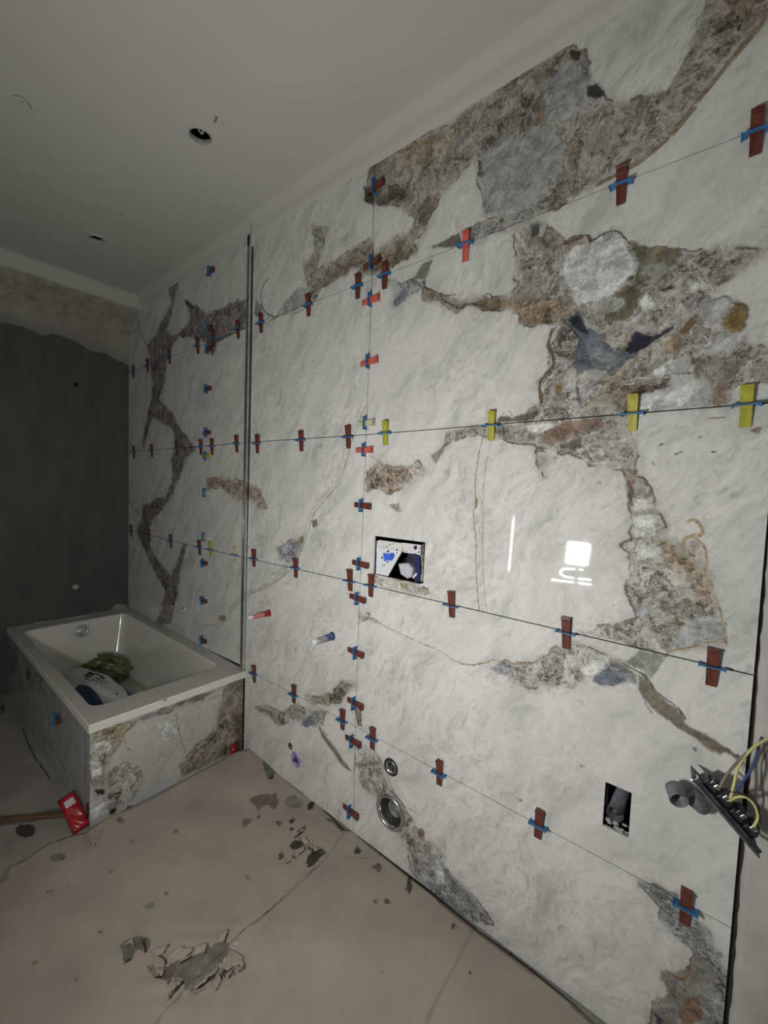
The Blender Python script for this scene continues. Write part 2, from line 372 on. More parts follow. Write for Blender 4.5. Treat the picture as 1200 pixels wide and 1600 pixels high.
bm = bmesh.new(); tube(bm, [Vector((0, 0, 0)), a_-st.location], .008, 8); bm_obj('pole', bm, m_black, st)

# ------------------------------------------------------------------ main wall geometry
YC, YL, YP, ZCE = 3.70, 2.065, 2.012, 2.785       # back corner, channel left and right edge, ceiling
XA = .015                                        # alcove wall sits 15 mm further back
ZR = [2.0, 0, 0, 0]
planeM = lambda a, b, d: (-d, a, b)
planeA = lambda a, b, d: (XA-d, a, b)
mapM = lambda px, py: tuple(hit(px, py, 0, 0)[1:])
mapA = lambda px, py: tuple(hit(px, py, 0, XA)[1:])
rowz = [.012, .463, 1.062, 1.665, 2.262]
# columns as measured at the joints D, C, B, A and at the top / bottom
J3 = [(.001, .012), (.0, .461), (-.002, 1.061), (-.003, 1.665), (-.003, 2.262), (-.003, 2.692)]
J2 = [(1.193, .012), (1.200, .465), (1.199, 1.064), (1.193, 1.661), (1.190, 2.258), (1.196, 2.692)]
JP = [(YP+.004, .012), (YP+.003, .461), (YP, 1.058), (YP-.006, 1.667), (YP-.006, 2.264), (YP-.004, 2.692)]
JL = [(YL, .455), (YL, .455), (YL, 1.052), (YL, 1.669), (YL, 2.280), (YL, 2.722)]
J1 = [(2.50, .44), (2.515, .44), (2.495, 1.051), (2.482, 1.668), (2.467, 2.270), (2.470, 2.725)]
JC = [(YC, .44), (YC, .44), (YC, 1.058), (YC, 1.669), (YC, 2.272), (YC, 2.74)]

# ------------------------------------------------------------------ stone pattern, traced on the wall
W0 = (1, 1, 1); BRN = (.85, .68, .50); OLV = (.66, .60, .47); GRY = (.80, .81, .82); DRK = (.55, .54, .55); LGT = (1.35, 1.35, 1.34); BLU = (.70, .75, .92); MID = (1.12, 1.11, 1.1)
FP = []   # (kind, pixel list, extra...)
def B(k, pts, tint=W0): FP.append(('b', K(*k, pts), tint))
def T(k, pts, tint): FP.append(('t', K(*k, pts), tint))
def Pt(k, pts, col): FP.append(('p', K(*k, pts), col))
def sm2(pts):
    if len(pts) < 3: return pts
    return [(p.x, p.y) for p in smooth_pts([(a, b, 0) for a, b in pts], 3)]
def Vn(k, pts, w_, col): FP.append(('v', sm2(K(*k, pts)), w_*.68/1000, col))
k1 = (0, 400, 2.857); k3 = (180, 360, 2.727); k4 = (180, 640, 2.727); k2b = (560, 320, 3.53); k3c = (820, 320, 3.158)
k1t = (560, 0, 1.875); k4b = (560, 680, 3.53); k5 = (860, 680, 3.53); k6 = (540, 1080, 3.333); k5b = (360, 1000, 4); k7 = (900, 1140, 4); k8 = (860, 1260, 3.53)
vb = (.30, .20, .11); vk = (.05, .045, .04); vt = (.50, .40, .28); vg = (.36, .35, .33)
DK = (.62, .60, .60)
# alcove
B(k1, [(745, 110), (800, 100), (775, 200), (765, 260), (745, 330), (775, 360), (765, 420), (745, 470), (735, 560), (710, 640), (760, 690), (790, 750), (850, 830), (870, 860), (830, 900), (810, 960), (790, 1010), (760, 1080), (740, 1110), (700, 1150), (680, 1180), (660, 1230), (670, 1290), (690, 1340), (740, 1400), (760, 1430), (790, 1370), (815, 1290), (832, 1290), (815, 1370), (800, 1430), (795, 1500), (780, 1560), (765, 1640), (700, 1640), (740, 1500), (700, 1430), (660, 1340), (625, 1270), (610, 1230), (630, 1180), (640, 1110), (665, 1110), (690, 1080), (735, 1080), (770, 1010), (765, 900), (785, 850), (770, 770), (700, 730), (680, 720), (660, 790), (642, 850), (636, 830), (655, 720), (675, 640), (680, 560), (670, 480), (660, 400), (700, 340), (735, 270), (765, 210)], DK)
B(k1, [(825, 200), (870, 215), (920, 260), (1000, 230), (1060, 195), (1110, 200), (1110, 300), (1060, 330), (1000, 370), (965, 395), (950, 450), (935, 410), (915, 380), (860, 365), (800, 360), (770, 400), (760, 370), (830, 320), (850, 260)], DK)
Vn(k1, [(600, 230), (615, 300), (640, 370), (668, 415)], 5, vk); Vn(k1, [(575, 1085), (600, 1130), (625, 1155)], 5, vk)
Vn(k1, [(572, 350), (620, 325)], 4, vk); Vn(k1, [(750, 370), (762, 395), (745, 410)], 9, vk)
Vn(k1, [(660, 735), (650, 800), (640, 855)], 5, vk); Vn(k1, [(700, 1115), (720, 1130), (700, 1150), (690, 1120)], 6, vk)
Vn(k1, [(965, 450), (962, 540), (955, 620), (938, 690)], 3, (.4, .38, .38))
Pt(k1, [(825, 200), (850, 210), (870, 240), (850, 235)], (.07, .06, .06))
B(k1, [(922, 990), (990, 990), (1060, 1000), (1110, 1015), (1160, 1040), (1190, 1120), (1160, 1130), (1110, 1080), (1060, 1090), (1020, 1060), (980, 1030), (925, 1040)], (1.0, .86, .76))
# left of the joint beside the flush box opening
Vn(k4, [(1070, -20), (1010, 130), (980, 240), (940, 330), (850, 440), (820, 530), (790, 610), (740, 690), (660, 750), (570, 790), (500, 850), (465, 900), (380, 925)], 3.5, vt)
Vn(k4, [(1048, -20), (990, 120), (962, 230), (922, 315), (840, 425), (805, 520), (778, 600), (725, 678), (655, 738), (565, 778), (492, 838), (455, 885)], 1.6, vg)
Pt(k4, [(440, 880), (470, 875), (470, 900), (445, 900)], (.42, .27, .12)); Pt(k4, [(838, 470), (860, 465), (862, 495), (842, 505)], (.42, .27, .12)); Pt(k4, [(785, 545), (805, 540), (800, 570), (788, 570)], (.4, .27, .14))
Vn(k4, [(700, 400), (745, 540), (775, 560)], 1.5, vg); Vn(k4, [(1010, 120), (900, 240), (850, 430)], 1.5, (.5, .5, .49)); Vn(k4, [(1010, 190), (960, 230), (860, 330)], 1.5, (.55, .55, .54))
B(k4, [(690, 590), (740, 560), (800, 545), (790, 600), (765, 650), (710, 640)], (.9, .92, 1.05))
B(k3, [(840, -20), (910, -20), (880, 90), (860, 170), (900, 150), (960, 110), (1040, 60), (1090, 30), (1100, 130), (1000, 170), (940, 210), (880, 250), (850, 300), (830, 270), (815, 200), (800, 150), (850, 90)], (.85, .8, .72))
T(k3, [(900, 190), (1000, 130), (1090, 110), (1090, 150), (1000, 170), (940, 210), (900, 230)], (.5, .42, .33))
Pt(k3, [(780, 240), (830, 250), (825, 300), (760, 345), (700, 365), (670, 385), (720, 310)], (.47, .48, .48))
Vn(k3, [(650, 205), (630, 240), (620, 290), (640, 350), (690, 370)], 4, vk); Vn(k3, [(640, 400), (700, 365), (790, 345), (860, 285)], 3, (.35, .3, .24))
Vn(k3, [(420, 480), (500, 440), (580, 405)], 5, vk); Pt(k3, [(600, 290), (630, 330), (610, 370), (592, 360)], (.35, .36, .4))
Vn(k4, [(880, 1160), (1000, 1000)], 1, vg)
B(k5b, [(470, 350), (570, 360), (640, 310), (710, 260), (780, 270), (785, 285), (740, 300), (700, 370), (620, 410), (590, 405), (500, 390)], (.75, .70, .58))
B(k5b, [(150, 425), (230, 410), (320, 450), (420, 400), (480, 450), (540, 440), (600, 450), (570, 530), (520, 540), (450, 530), (400, 480), (310, 540), (250, 480)], (.92, .93, .93))
Pt(k5b, [(440, 530), (490, 470), (530, 520), (480, 545)], (.22, .25, .36)); Pt(k5b, [(530, 445), (600, 440), (580, 530), (540, 500)], (.38, .39, .38))
Pt(k5b, [(548, 530), (590, 590), (640, 660), (720, 770), (768, 832), (700, 790), (640, 700), (580, 620), (557, 570)], (.30, .25, .18)); Vn(k5b, [(548, 530), (600, 590), (640, 655), (720, 770), (765, 830)], 1.5, vk)
Vn(k5b, [(430, 440), (700, 700)], 1, (.5, .5, .5))
B(k5b, [(785, 440), (808, 440), (820, 540), (795, 530)], GRY)
# upper row, right of the joint
B(k1t, [(610, 140), (660, 150), (690, 240), (720, 290), (760, 300), (830, 290), (900, 260), (960, 180), (990, 80), (1040, -40), (1300, -60), (1180, 70), (1060, 190), (1010, 260), (950, 350), (900, 410), (800, 480), (650, 560), (560, 620), (520, 620), (370, 640), (340, 460), (220, 600), (180, 660), (130, 600), (50, 600), (20, 580), (35, 470), (130, 420), (260, 370), (330, 310), (440, 240), (540, 170)], (.82, .80, .76))
T(k1t, [(380, 455), (430, 400), (560, 370), (640, 420), (560, 560), (500, 600), (385, 620)], (.95, .97, .98))
Pt(k1t, [(355, 460), (430, 400), (560, 380), (610, 430), (560, 520), (500, 600), (380, 625)], (.40, .415, .415))
Pt(k1t, [(500, 260), (640, 180), (680, 250), (640, 340), (560, 370), (545, 300)], (.42, .43, .43))
Pt(k1t, [(658, 252), (700, 245), (720, 280), (690, 288), (668, 282)], (.03, .035, .05)); Pt(k1t, [(620, 150), (655, 148), (645, 178), (624, 182)], (.04, .04, .05))
Pt(k1t, [(530, 270), (552, 250), (545, 350), (512, 372), (515, 320)], (.36, .28, .17)); Vn(k1t, [(1190, 60), (1080, 190), (1000, 290), (940, 370), (830, 470), (700, 540)], 9, (.30, .23, .14))
T(k1t, [(130, 430), (290, 370), (260, 450), (200, 520), (120, 520)], (.9, .8, .6)); Pt(k1t, [(180, 600), (210, 570), (215, 620), (185, 660)], (.28, .23, .15))
T(k1t, [(50, 570), (130, 560), (130, 620), (50, 620)], (.3, .25, .2)); Vn(k1t, [(335, 455), (355, 540), (370, 640)], 1.5, vg)
Pt(k1t, [(15, 545), (45, 560), (45, 605), (20, 590)], (.06, .06, .06)); T(k1t, [(1080, 0), (1160, 0), (1150, 50), (1080, 60)], (.5, .38, .25))
Pt(k1t, [(200, 728), (300, 680), (300, 722), (240, 726)], (.20, .17, .14))
B(k2b, [(75, 270), (150, 220), (200, 190), (270, 150), (330, 90), (350, 0), (430, 0), (390, 90), (360, 150), (300, 200), (320, 270), (260, 300), (200, 340), (130, 375), (0, 400), (0, 330), (70, 300)], (.80, .74, .60))
T(k2b, [(200, 270), (300, 230), (320, 270), (200, 335), (150, 340)], (.42, .35, .25))
B(k2b, [(590, 145), (680, 100), (780, 60), (880, 20), (990, 15), (960, 80), (860, 120), (740, 160), (640, 200), (600, 190)], (.75, .77, .8))
# below the upper joint: the big band
B(k2b, [(130, 420), (260, 420), (300, 410), (370, 430), (330, 490), (270, 510), (200, 560), (180, 540), (220, 460), (130, 445)], (.9, .93, 1.0))
Pt(k2b, [(195, 550), (250, 460), (290, 430), (275, 500), (220, 560)], (.25, .27, .36)); Pt(k2b, [(300, 410), (350, 330), (412, 300), (372, 415)], (.33, .33, .30))
B(k2b, [(345, 470), (400, 470), (470, 500), (540, 530), (620, 535), (700, 500), (760, 510), (830, 500), (900, 430), (860, 400), (880, 330), (950, 200), (960, 120), (1010, 90), (1060, 110), (1110, 170), (1150, 220), (1220, 190), (1250, 600), (1090, 640), (900, 665), (880, 620), (850, 580), (760, 570), (700, 580), (600, 560), (540, 590), (480, 560), (440, 520), (380, 530), (350, 510)], (.80, .82, .82))
T(k2b, [(345, 470), (470, 500), (620, 535), (760, 510), (850, 500), (860, 580), (760, 570), (600, 560), (540, 590), (350, 520)], (.55, .46, .34)); T(k2b, [(860, 560), (950, 520), (1050, 560), (1050, 620), (900, 665)], (.72, .5, .34))
T(k2b, [(1010, 180), (1080, 200), (1080, 330), (1010, 320)], (.6, .6, .5)); Pt(k2b, [(950, 130), (1000, 100), (1000, 160), (955, 190)], (.12, .12, .12))
Vn(k2b, [(350, 415), (380, 460), (430, 480), (460, 500), (530, 495)], 2, vk); Vn(k2b, [(455, 520), (560, 570), (600, 545), (700, 560)], 4, (.13, .09, .05)); Vn(k2b, [(680, 505), (720, 490), (740, 520)], 2, vk)
Vn(k2b, [(1070, 690), (1050, 760), (1080, 860), (1060, 930), (1000, 980), (1010, 1090)], 6, (.16, .10, .06))
Pt(k2b, [(755, 1200), (780, 1165), (850, 1172), (990, 1130), (1000, 1165), (920, 1195)], (.22, .20, .14)); Vn(k2b, [(770, 1170), (830, 1135), (850, 1165)], 1.5, vg)
B(k2b, [(500, 1240), (700, 1220), (960, 1200), (1000, 1270), (1050, 1330), (1220, 1330), (1220, 1380), (1050, 1345), (880, 1310), (770, 1290), (660, 1270), (560, 1290), (500, 1320), (470, 1330)], (.80, .80, .78))
Pt(k2b, [(400, 1385), (430, 1360), (470, 1330), (490, 1300), (500, 1310), (450, 1390), (430, 1430), (410, 1410)], (.33, .32, .30))
B(k3c, [(-60, 100), (60, 70), (120, 90), (210, 170), (300, 150), (330, 180), (430, 122), (480, 150), (530, 190), (700, 208), (850, 232), (950, 208), (1080, 235), (1210, 215), (1130, 270), (1050, 345), (960, 405), (900, 450), (1000, 460), (1060, 460), (1100, 500), (1090, 640), (1040, 650), (1110, 690), (1280, 730), (1280, 900), (1050, 880), (1000, 1000), (880, 990), (900, 900), (850, 850), (730, 840), (720, 900), (600, 930), (560, 940), (540, 1040), (480, 1060), (520, 1120), (560, 1200), (545, 1280), (330, 1280), (200, 1215), (50, 1150), (-20, 1100), (0, 1040), (80, 960), (60, 880), (130, 780), (110, 700), (130, 640), (190, 580), (0, 600)], (.95, .95, .93))
Pt(k3c, [(195, 270), (240, 205), (330, 185), (400, 150), (480, 165), (510, 230), (545, 260), (530, 330), (480, 390), (440, 440), (340, 475), (250, 490), (225, 420), (190, 350)], (.60, .625, .62))
Pt(k3c, [(515, 180), (600, 205), (700, 212), (770, 225), (740, 290), (640, 350), (600, 400), (545, 400), (560, 300), (545, 240)], (.30, .27, .17)); Pt(k3c, [(620, 225), (690, 218), (690, 260), (640, 275)], (.38, .26, .12))
Pt(k3c, [(430, 450), (500, 400), (570, 400), (560, 500), (500, 575), (410, 560), (400, 540), (480, 500)], (.27, .24, .14)); Pt(k3c, [(375, 490), (420, 455), (490, 450), (500, 490), (440, 540), (385, 530)], (.46, .47, .41))
Pt(k3c, [(560, 300), (700, 270), (720, 330), (640, 370), (560, 350)], (.40, .41, .36)); Pt(k3c, [(540, 380), (600, 365), (640, 385), (600, 395)], (.62, .58, .50))
Pt(k3c, [(560, 480), (600, 440), (640, 490), (600, 522)], (.72, .73, .72)); Pt(k3c, [(735, 340), (760, 330), (785, 375), (760, 390)], (.7, .71, .7)); Pt(k3c, [(800, 390), (850, 370), (870, 410), (820, 430)], (.68, .69, .68))
Pt(k3c, [(640, 420), (740, 395), (750, 410), (690, 425)], (.18, .10, .08)); Pt(k3c, [(930, 390), (1000, 350), (1040, 348), (960, 400)], (.28, .2, .16))
Pt(k3c, [(205, 565), (270, 530), (310, 600), (370, 640), (400, 700), (480, 730), (560, 735), (430, 820), (330, 905), (270, 1000), (250, 900), (262, 850), (235, 770), (270, 660), (225, 610)], (.20, .23, .30))
Pt(k3c, [(260, 830), (330, 800), (430, 815), (330, 905), (275, 1000), (255, 900)], (.47, .46, .42)); Pt(k3c, [(300, 700), (370, 690), (470, 740), (520, 745), (420, 820), (320, 800)], (.30, .32, .36))
Pt(k3c, [(205, 565), (270, 530), (300, 590), (340, 650), (280, 640), (235, 610)], (.03, .05, .13)); Pt(k3c, [(480, 738), (540, 620), (590, 640), (650, 640), (735, 585), (725, 630), (620, 695), (530, 738)], (.025, .035, .11)); Pt(k3c, [(370, 645), (400, 690), (490, 735), (420, 712)], (.03, .04, .12))
Pt(k3c, [(560, 600), (640, 585), (700, 540), (730, 580), (650, 635), (590, 630)], (.52, .49, .45)); Pt(k3c, [(470, 690), (500, 640), (540, 600), (520, 660), (490, 730)], (.45, .36, .28))
Pt(k3c, [(755, 620), (790, 590), (850, 535), (835, 590), (800, 640), (775, 640)], (.36, .20, .06)); Pt(k3c, [(700, 665), (760, 635), (780, 670), (760, 740), (690, 720), (675, 700)], (.46, .34, .2))
Pt(k3c, [(960, 585), (1000, 540), (1040, 470), (1100, 490), (1085, 600), (1070, 630), (1010, 632)], (.40, .26, .07)); Pt(k3c, [(870, 460), (1000, 465), (1020, 490), (960, 560), (900, 590), (860, 560)], (.50, .51, .52))
Pt(k3c, [(622, 830), (700, 770), (820, 740), (832, 820), (740, 835), (650, 848)], (.72, .73, .72)); Pt(k3c, [(545, 940), (620, 930), (720, 900), (850, 860), (920, 900), (900, 990), (560, 1040)], (.58, .60, .60))
Pt(k3c, [(940, 800), (1060, 780), (1040, 860), (960, 880)], (.42, .38, .31)); Pt(k3c, [(940, 870), (1000, 870), (990, 960), (960, 1000), (925, 985)], (.47, .35, .24)); Pt(k3c, [(900, 700), (960, 660), (1060, 650), (1060, 720), (940, 720)], (.5, .52, .52))
Pt(k3c, [(70, 1140), (200, 1072), (400, 1045), (365, 1090), (200, 1160), (130, 1200)], (.43, .28, .20)); Pt(k3c, [(0, 1090), (190, 1070), (70, 1135), (30, 1120)], (.72, .71, .70))
Vn(k3c, [(285, 1000), (380, 910), (480, 820), (560, 750), (640, 680), (740, 615)], 6, (.50, .46, .38)); Vn(k3c, [(300, 1005), (400, 915), (490, 835), (600, 735)], 1.5, vb); Vn(k3c, [(110, 700), (145, 780), (75, 870), (85, 950)], 5, (.14, .08, .05))
Vn(k3c, [(330, 182), (430, 125), (480, 150), (520, 195)], 2, vk); Vn(k3c, [(200, 190), (300, 155), (325, 180)], 6, (.16, .10, .07)); T(k3c, [(380, 610), (500, 590), (520, 640), (480, 700), (400, 660)], (.62, .5, .38)); Pt(k3c, [(150, 880), (185, 890), (185, 935), (145, 920)], (.45, .24, .08))
T(k3c, [(0, 430), (220, 440), (240, 520), (60, 600), (0, 590)], (.78, .62, .46)); T(k3c, [(480, 900), (600, 900), (580, 935), (490, 940)], (.35, .2, .15)); T(k3c, [(350, 880), (470, 860), (480, 1000), (330, 1010)], (.6, .58, .45))
Vn(k3c, [(540, 880), (480, 890), (520, 860), (700, 850), (830, 840)], 2, (.75, .75, .74)); Vn(k3c, [(130, 640), (190, 580), (270, 665), (230, 740), (135, 740), (120, 680)], 2.2, vk)
Pt(k3c, [(1100, 1115), (1170, 1095), (1150, 1125)], (.4, .24, .12)); Vn(k3c, [(905, 1055), (985, 1050)], 3, (.45, .4, .34))
Pt(k3c, [(875, 985), (900, 985), (890, 1000)], (.02, .02, .02)); Pt(k3c, [(1100, 700), (1120, 690), (1110, 712)], (.02, .02, .02)); Vn(k3c, [(655, 1190), (680, 1180)], 2, vk); Vn(k3c, [(855, 1145), (870, 1138)], 2, vk); Vn(k3c, [(925, 1220), (940, 1216)], 2, vk)
# around the flush box and right of it
B(k4b, [(40, 200), (110, 150), (200, 185), (330, 150), (380, 200), (330, 230), (250, 280), (180, 320), (120, 300), (45, 310)], (1.05, .95, .86))
Pt(k4b, [(160, 380), (230, 375), (235, 420), (210, 425)], (.42, .42, .39)); Vn(k4b, [(60, 110), (150, 165), (200, 180)], 2, vg)
Vn(k4b, [(690, -10), (660, 130), (645, 250), (645, 380), (635, 430), (650, 600), (650, 750), (665, 965)], 3, (.42, .36, .27)); Vn(k4b, [(740, 10), (708, 150), (690, 300), (685, 600), (690, 800), (708, 975)], 2, (.45, .43, .40)); Vn(k4b, [(652, 350), (650, 400)], 5, vb)
Pt(k4b, [(230, 815), (265, 810), (275, 835), (250, 850), (232, 840)], (.50, .40, .24)); B(k4b, [(80, 780), (340, 830), (400, 870), (300, 880), (90, 810)], (1.35, 1.34, 1.28))
B(k4b, [(975, 90), (1020, 90), (1080, 130), (1040, 160), (1020, 220), (1000, 180)], (1.15, 1.05, .85)); Vn(k4b, [(1010, 200), (1020, 225)], 3, vk)
Vn(k4b, [(0, 1000), (80, 1010), (130, 1045), (200, 1080), (330, 1140), (430, 1180), (540, 1250), (640, 1265), (750, 1238), (850, 1260), (960, 1250)], 2.2, (.42, .34, .24))
Pt(k4b, [(40, 1000), (90, 1010), (130, 1045), (70, 1028)], (.42, .41, .38)); B(k4b, [(10, 985), (60, 985), (50, 1015), (10, 1020)], MID)
B(k4b, [(720, 1280), (800, 1240), (860, 1260), (960, 1250), (1050, 1210), (1210, 1180), (1210, 1380), (1060, 1385), (940, 1395), (850, 1350), (790, 1310), (740, 1310)], (1.0, 1.0, 1.0)); Pt(k4b, [(730, 1282), (795, 1255), (840, 1290), (800, 1320), (756, 1320)], (.42, .44, .50))
Vn(k4b, [(570, 1262), (640, 1268), (720, 1250)], 4, (.42, .3, .17)); Vn(k4b, [(870, 1255), (920, 1250)], 4, (.4, .3, .2))
# column at the right
B(k5, [(180, -20), (430, -20), (480, 100), (470, 200), (430, 190), (300, 165), (200, 110), (20, 80)], (1.05, 1.05, 1.05)); Pt(k5, [(60, 50), (160, 20), (180, 70), (90, 80)], (.3, .3, .26))
B(k5, [(415, 200), (490, 230), (560, 290), (600, 400), (625, 500), (610, 570), (700, 590), (740, 640), (790, 660), (860, 750), (890, 830), (930, 960), (970, 1150), (850, 1160), (700, 1190), (640, 1215), (560, 1180), (430, 1150), (250, 1115), (130, 1085), (330, 1045), (470, 1010), (430, 880), (420, 790), (450, 730), (430, 660), (385, 610), (450, 575), (450, 450), (430, 350), (410, 280)], (1.02, 1.0, .97))
T(k5, [(620, 570), (700, 590), (720, 640), (790, 670), (850, 760), (890, 850), (850, 900), (800, 800), (700, 760), (630, 680)], (.80, .64, .46)); T(k5, [(620, 990), (760, 930), (760, 1060), (640, 1060)], (.5, .46, .34)); T(k5, [(420, 210), (470, 220), (460, 290), (420, 290)], (.7, .5, .4))
Pt(k5, [(470, 235), (540, 290), (560, 320), (520, 360), (460, 320)], (.44, .43, .41)); Pt(k5, [(460, 450), (570, 430), (590, 560), (465, 560)], (.62, .63, .63)); Pt(k5, [(470, 600), (600, 610), (610, 660), (470, 690)], (.63, .64, .64)); Pt(k5, [(450, 350), (550, 350), (580, 400), (460, 420)], (.68, .68, .67))
Pt(k5, [(690, 1120), (720, 1060), (800, 1010), (925, 985), (960, 1130), (850, 1150), (700, 1185)], (.46, .48, .48)); Pt(k5, [(480, 950), (540, 950), (540, 1000), (490, 1000)], (.5, .51, .58))
Vn(k5, [(762, 475), (800, 465), (842, 530), (815, 550), (765, 555), (735, 590), (762, 640), (790, 665)], 5, (.50, .38, .24)); Vn(k5, [(800, 570), (850, 610), (862, 700), (850, 760), (890, 850), (935, 960), (972, 1150)], 4, (.50, .42, .30)); Vn(k5, [(900, 900), (945, 1000), (980, 1145)], 2, (.45, .4, .33))
Pt(k5, [(775, 570), (810, 585), (845, 640), (835, 740), (795, 760), (810, 680), (765, 620)], (.55, .50, .42)); Pt(k5, [(720, 600), (755, 635), (725, 640)], (.35, .35, .36)); Pt(k5, [(805, 765), (845, 760), (840, 785), (810, 785)], (.1, .1, .13))
Pt(k5, [(510, 725), (526, 725), (526, 740), (512, 740)], (.02, .02, .02)); Pt(k5, [(532, 725), (544, 725), (544, 738), (532, 738)], (.02, .02, .02)); Pt(k5, [(252, 250), (280, 250), (278, 268), (256, 270)], (.38, .25, .15))
Vn(k5, [(640, 1205), (700, 1180), (760, 1175), (860, 1145), (950, 1132)], 4, (.47, .38, .25)); Vn(k5, [(345, 935), (350, 940)], 2, vk)
B(k5, [(0, 1180), (130, 1140), (250, 1190), (360, 1230), (400, 1260), (470, 1310), (480, 1370), (350, 1375), (220, 1360), (100, 1390), (-10, 1370)], (1.1, 1.1, 1.12)); Pt(k5, [(190, 1295), (290, 1210), (322, 1240), (240, 1330), (195, 1325)], (.74, .75, .75))
Pt(k5, [(215, 1358), (270, 1310), (310, 1280), (380, 1290), (470, 1330), (400, 1370), (280, 1380)], (.20, .24, .34)); Pt(k5, [(300, 1270), (390, 1260), (460, 1310), (470, 1360), (380, 1340)], (.36, .38, .42))
Pt(k5, [(402, 1255), (500, 1190), (640, 1212), (590, 1290), (548, 1350), (490, 1290)], (.36, .37, .35)); Vn(k5, [(402, 1262), (480, 1300), (520, 1320), (545, 1360)], 4, (.25, .21, .13))
FP.append(('p', K(*k5, [(485, 1320), (530, 1340), (620, 1450), (690, 1500), (740, 1560), (740, 1600)]) + K(*k7, [(760, 0), (850, 50), (920, 100), (1010, 160), (1050, 200), (1060, 245), (1000, 190), (940, 140), (890, 160), (830, 125), (740, 55), (690, 25)]) + K(*k5, [(540, 1490), (490, 1400)]), (.30, .25, .17)))
Vn(k5, [(490, 1300), (548, 1365), (600, 1430), (700, 1500), (745, 1560)], 3, (.1, .09, .07)); Vn(k5, [(520, 1480), (560, 1530)], 4, (.55, .48, .34)); Vn(k7, [(1010, 160), (1050, 200), (1075, 240)], 4, (.14, .11, .08)); Vn(k7, [(830, 120), (890, 150)], 4, (.45, .33, .18))
Vn(k7, [(1010, 265), (1050, 300)], 6, (.25, .23, .18)); Pt(k7, [(35, 220), (48, 220), (48, 230), (36, 230)], (.03, .03, .03)); Pt(k7, [(735, 118), (750, 122), (745, 130)], (.08, .08, .08))
# lower right rows
B(k6, [(50, 290), (110, 290), (150, 310), (180, 360), (215, 450), (235, 500), (290, 580), (325, 620), (360, 700), (430, 780), (500, 860), (540, 940), (640, 1040), (720, 1130), (770, 1210), (600, 1210), (540, 1140), (400, 1000), (340, 930), (330, 850), (300, 780), (240, 700), (150, 560), (80, 480), (45, 420)], (.98, .98, 1.0))
T(k6, [(340, 850), (500, 880), (640, 1040), (760, 1200), (560, 1180), (400, 1000)], (.78, .82, .9)); Vn(k6, [(140, 300), (190, 370), (232, 480), (260, 530), (310, 600)], 3, (.42, .38, .30)); T(k6, [(45, 330), (100, 320), (120, 400), (60, 420)], LGT)
Pt(k6, [(370, 725), (400, 710), (420, 755), (392, 770)], (.34, .24, .14)); Vn(k6, [(440, 780), (480, 820), (520, 870)], 6, (.55, .45, .32)); Vn(k6, [(330, 610), (380, 640), (350, 590)], 2, vb); Pt(k6, [(470, 930), (510, 940), (520, 1010), (470, 1000)], (.68, .68, .67))
Vn(k6, [(75, 620), (100, 618)], 3, (.5, .4, .28)); Vn(k6, [(600, 780), (640, 840)], 1, (.5, .5, .5))
for sx_, sy_ in ((740, 130), (905, 565), (500, 1085), (190, 215)): Pt(k6, [(sx_, sy_), (sx_+10, sy_+2), (sx_+6, sy_+10)], (.1, .1, .1))
B(k8, [(480, 410), (560, 430), (680, 490), (780, 600), (840, 660), (900, 770), (980, 930), (990, 1000), (990, 1260), (540, 1260), (570, 1080), (640, 1030), (610, 900), (700, 920), (770, 880), (790, 800), (740, 760), (660, 700), (600, 620), (610, 560)], (.82, .86, .92))
Pt(k8, [(605, 900), (700, 930), (770, 880), (800, 815), (870, 850), (900, 950), (870, 1100), (720, 1230), (600, 1230), (570, 1180), (580, 1080), (650, 1030)], (.36, .34, .31)); Pt(k8, [(700, 1120), (740, 1050), (800, 1030), (850, 1080), (830, 1180), (720, 1230)], (.34, .20, .10)); Vn(k8, [(790, 820), (850, 810), (900, 870), (950, 930), (985, 950)], 2, (.12, .12, .14))
Pt(k8, [(580, 1180), (560, 1120), (620, 1160), (640, 1230), (570, 1240)], (.10, .11, .14)); Vn(k8, [(690, 940), (740, 950), (770, 880)], 5, (.3, .18, .1))
# small scratches and freckles
for (kx, pts) in ((k5, [(600, 60), (620, 50)]), (k5, [(690, 105), (730, 90)]), (k5, [(560, 140), (575, 170)]), (k5, [(815, 12), (828, 8)]), (k5, [(900, 92), (915, 92)]), (k6, [(820, 600), (850, 640)])): Vn(kx, pts, 2.2, (.3, .29, .28))
def hazy(k, pts): FP.append(('p', K(*k, pts), (.55, .56, .55)))

feM = [(f[0], [mapM(*p) for p in f[1]], *f[2:]) for f in FP]
feA = [(f[0], [mapA(*p) for p in f[1]], *f[2:]) for f in FP]
m_marble = marble('onyx_marble_tile')
m_marble2 = marble('onyx_marble_panel', rot=0, dark=.74, fsc=22, roty=.6)

# ------------------------------------------------------------------ holes cut into the tiles
NICHE = (.894, 1.134, 1.112, 1.263)
BOXH = (.216, .278, .5535, .677)
R_DR, R_FL = .066, .034
DR = mapM(610, 1269); FLp = mapM(611, 1198.5)
PLUG = mapM(462, 1187); SM = mapM(453.5, 1166)
PR = tuple(hit(420, 958, 0, 0)[1:]); PB = tuple(hit(519, 994, 0, 0)[1:])
rects = [NICHE, BOXH]; rounds = [(*DR, R_DR), (*FLp, R_FL), (*PLUG, .036), (*SM, .017), (*PR, .019), (*PB, .019)]

wall = bpy.data.objects.new('x', None); bpy.data.objects.remove(wall)
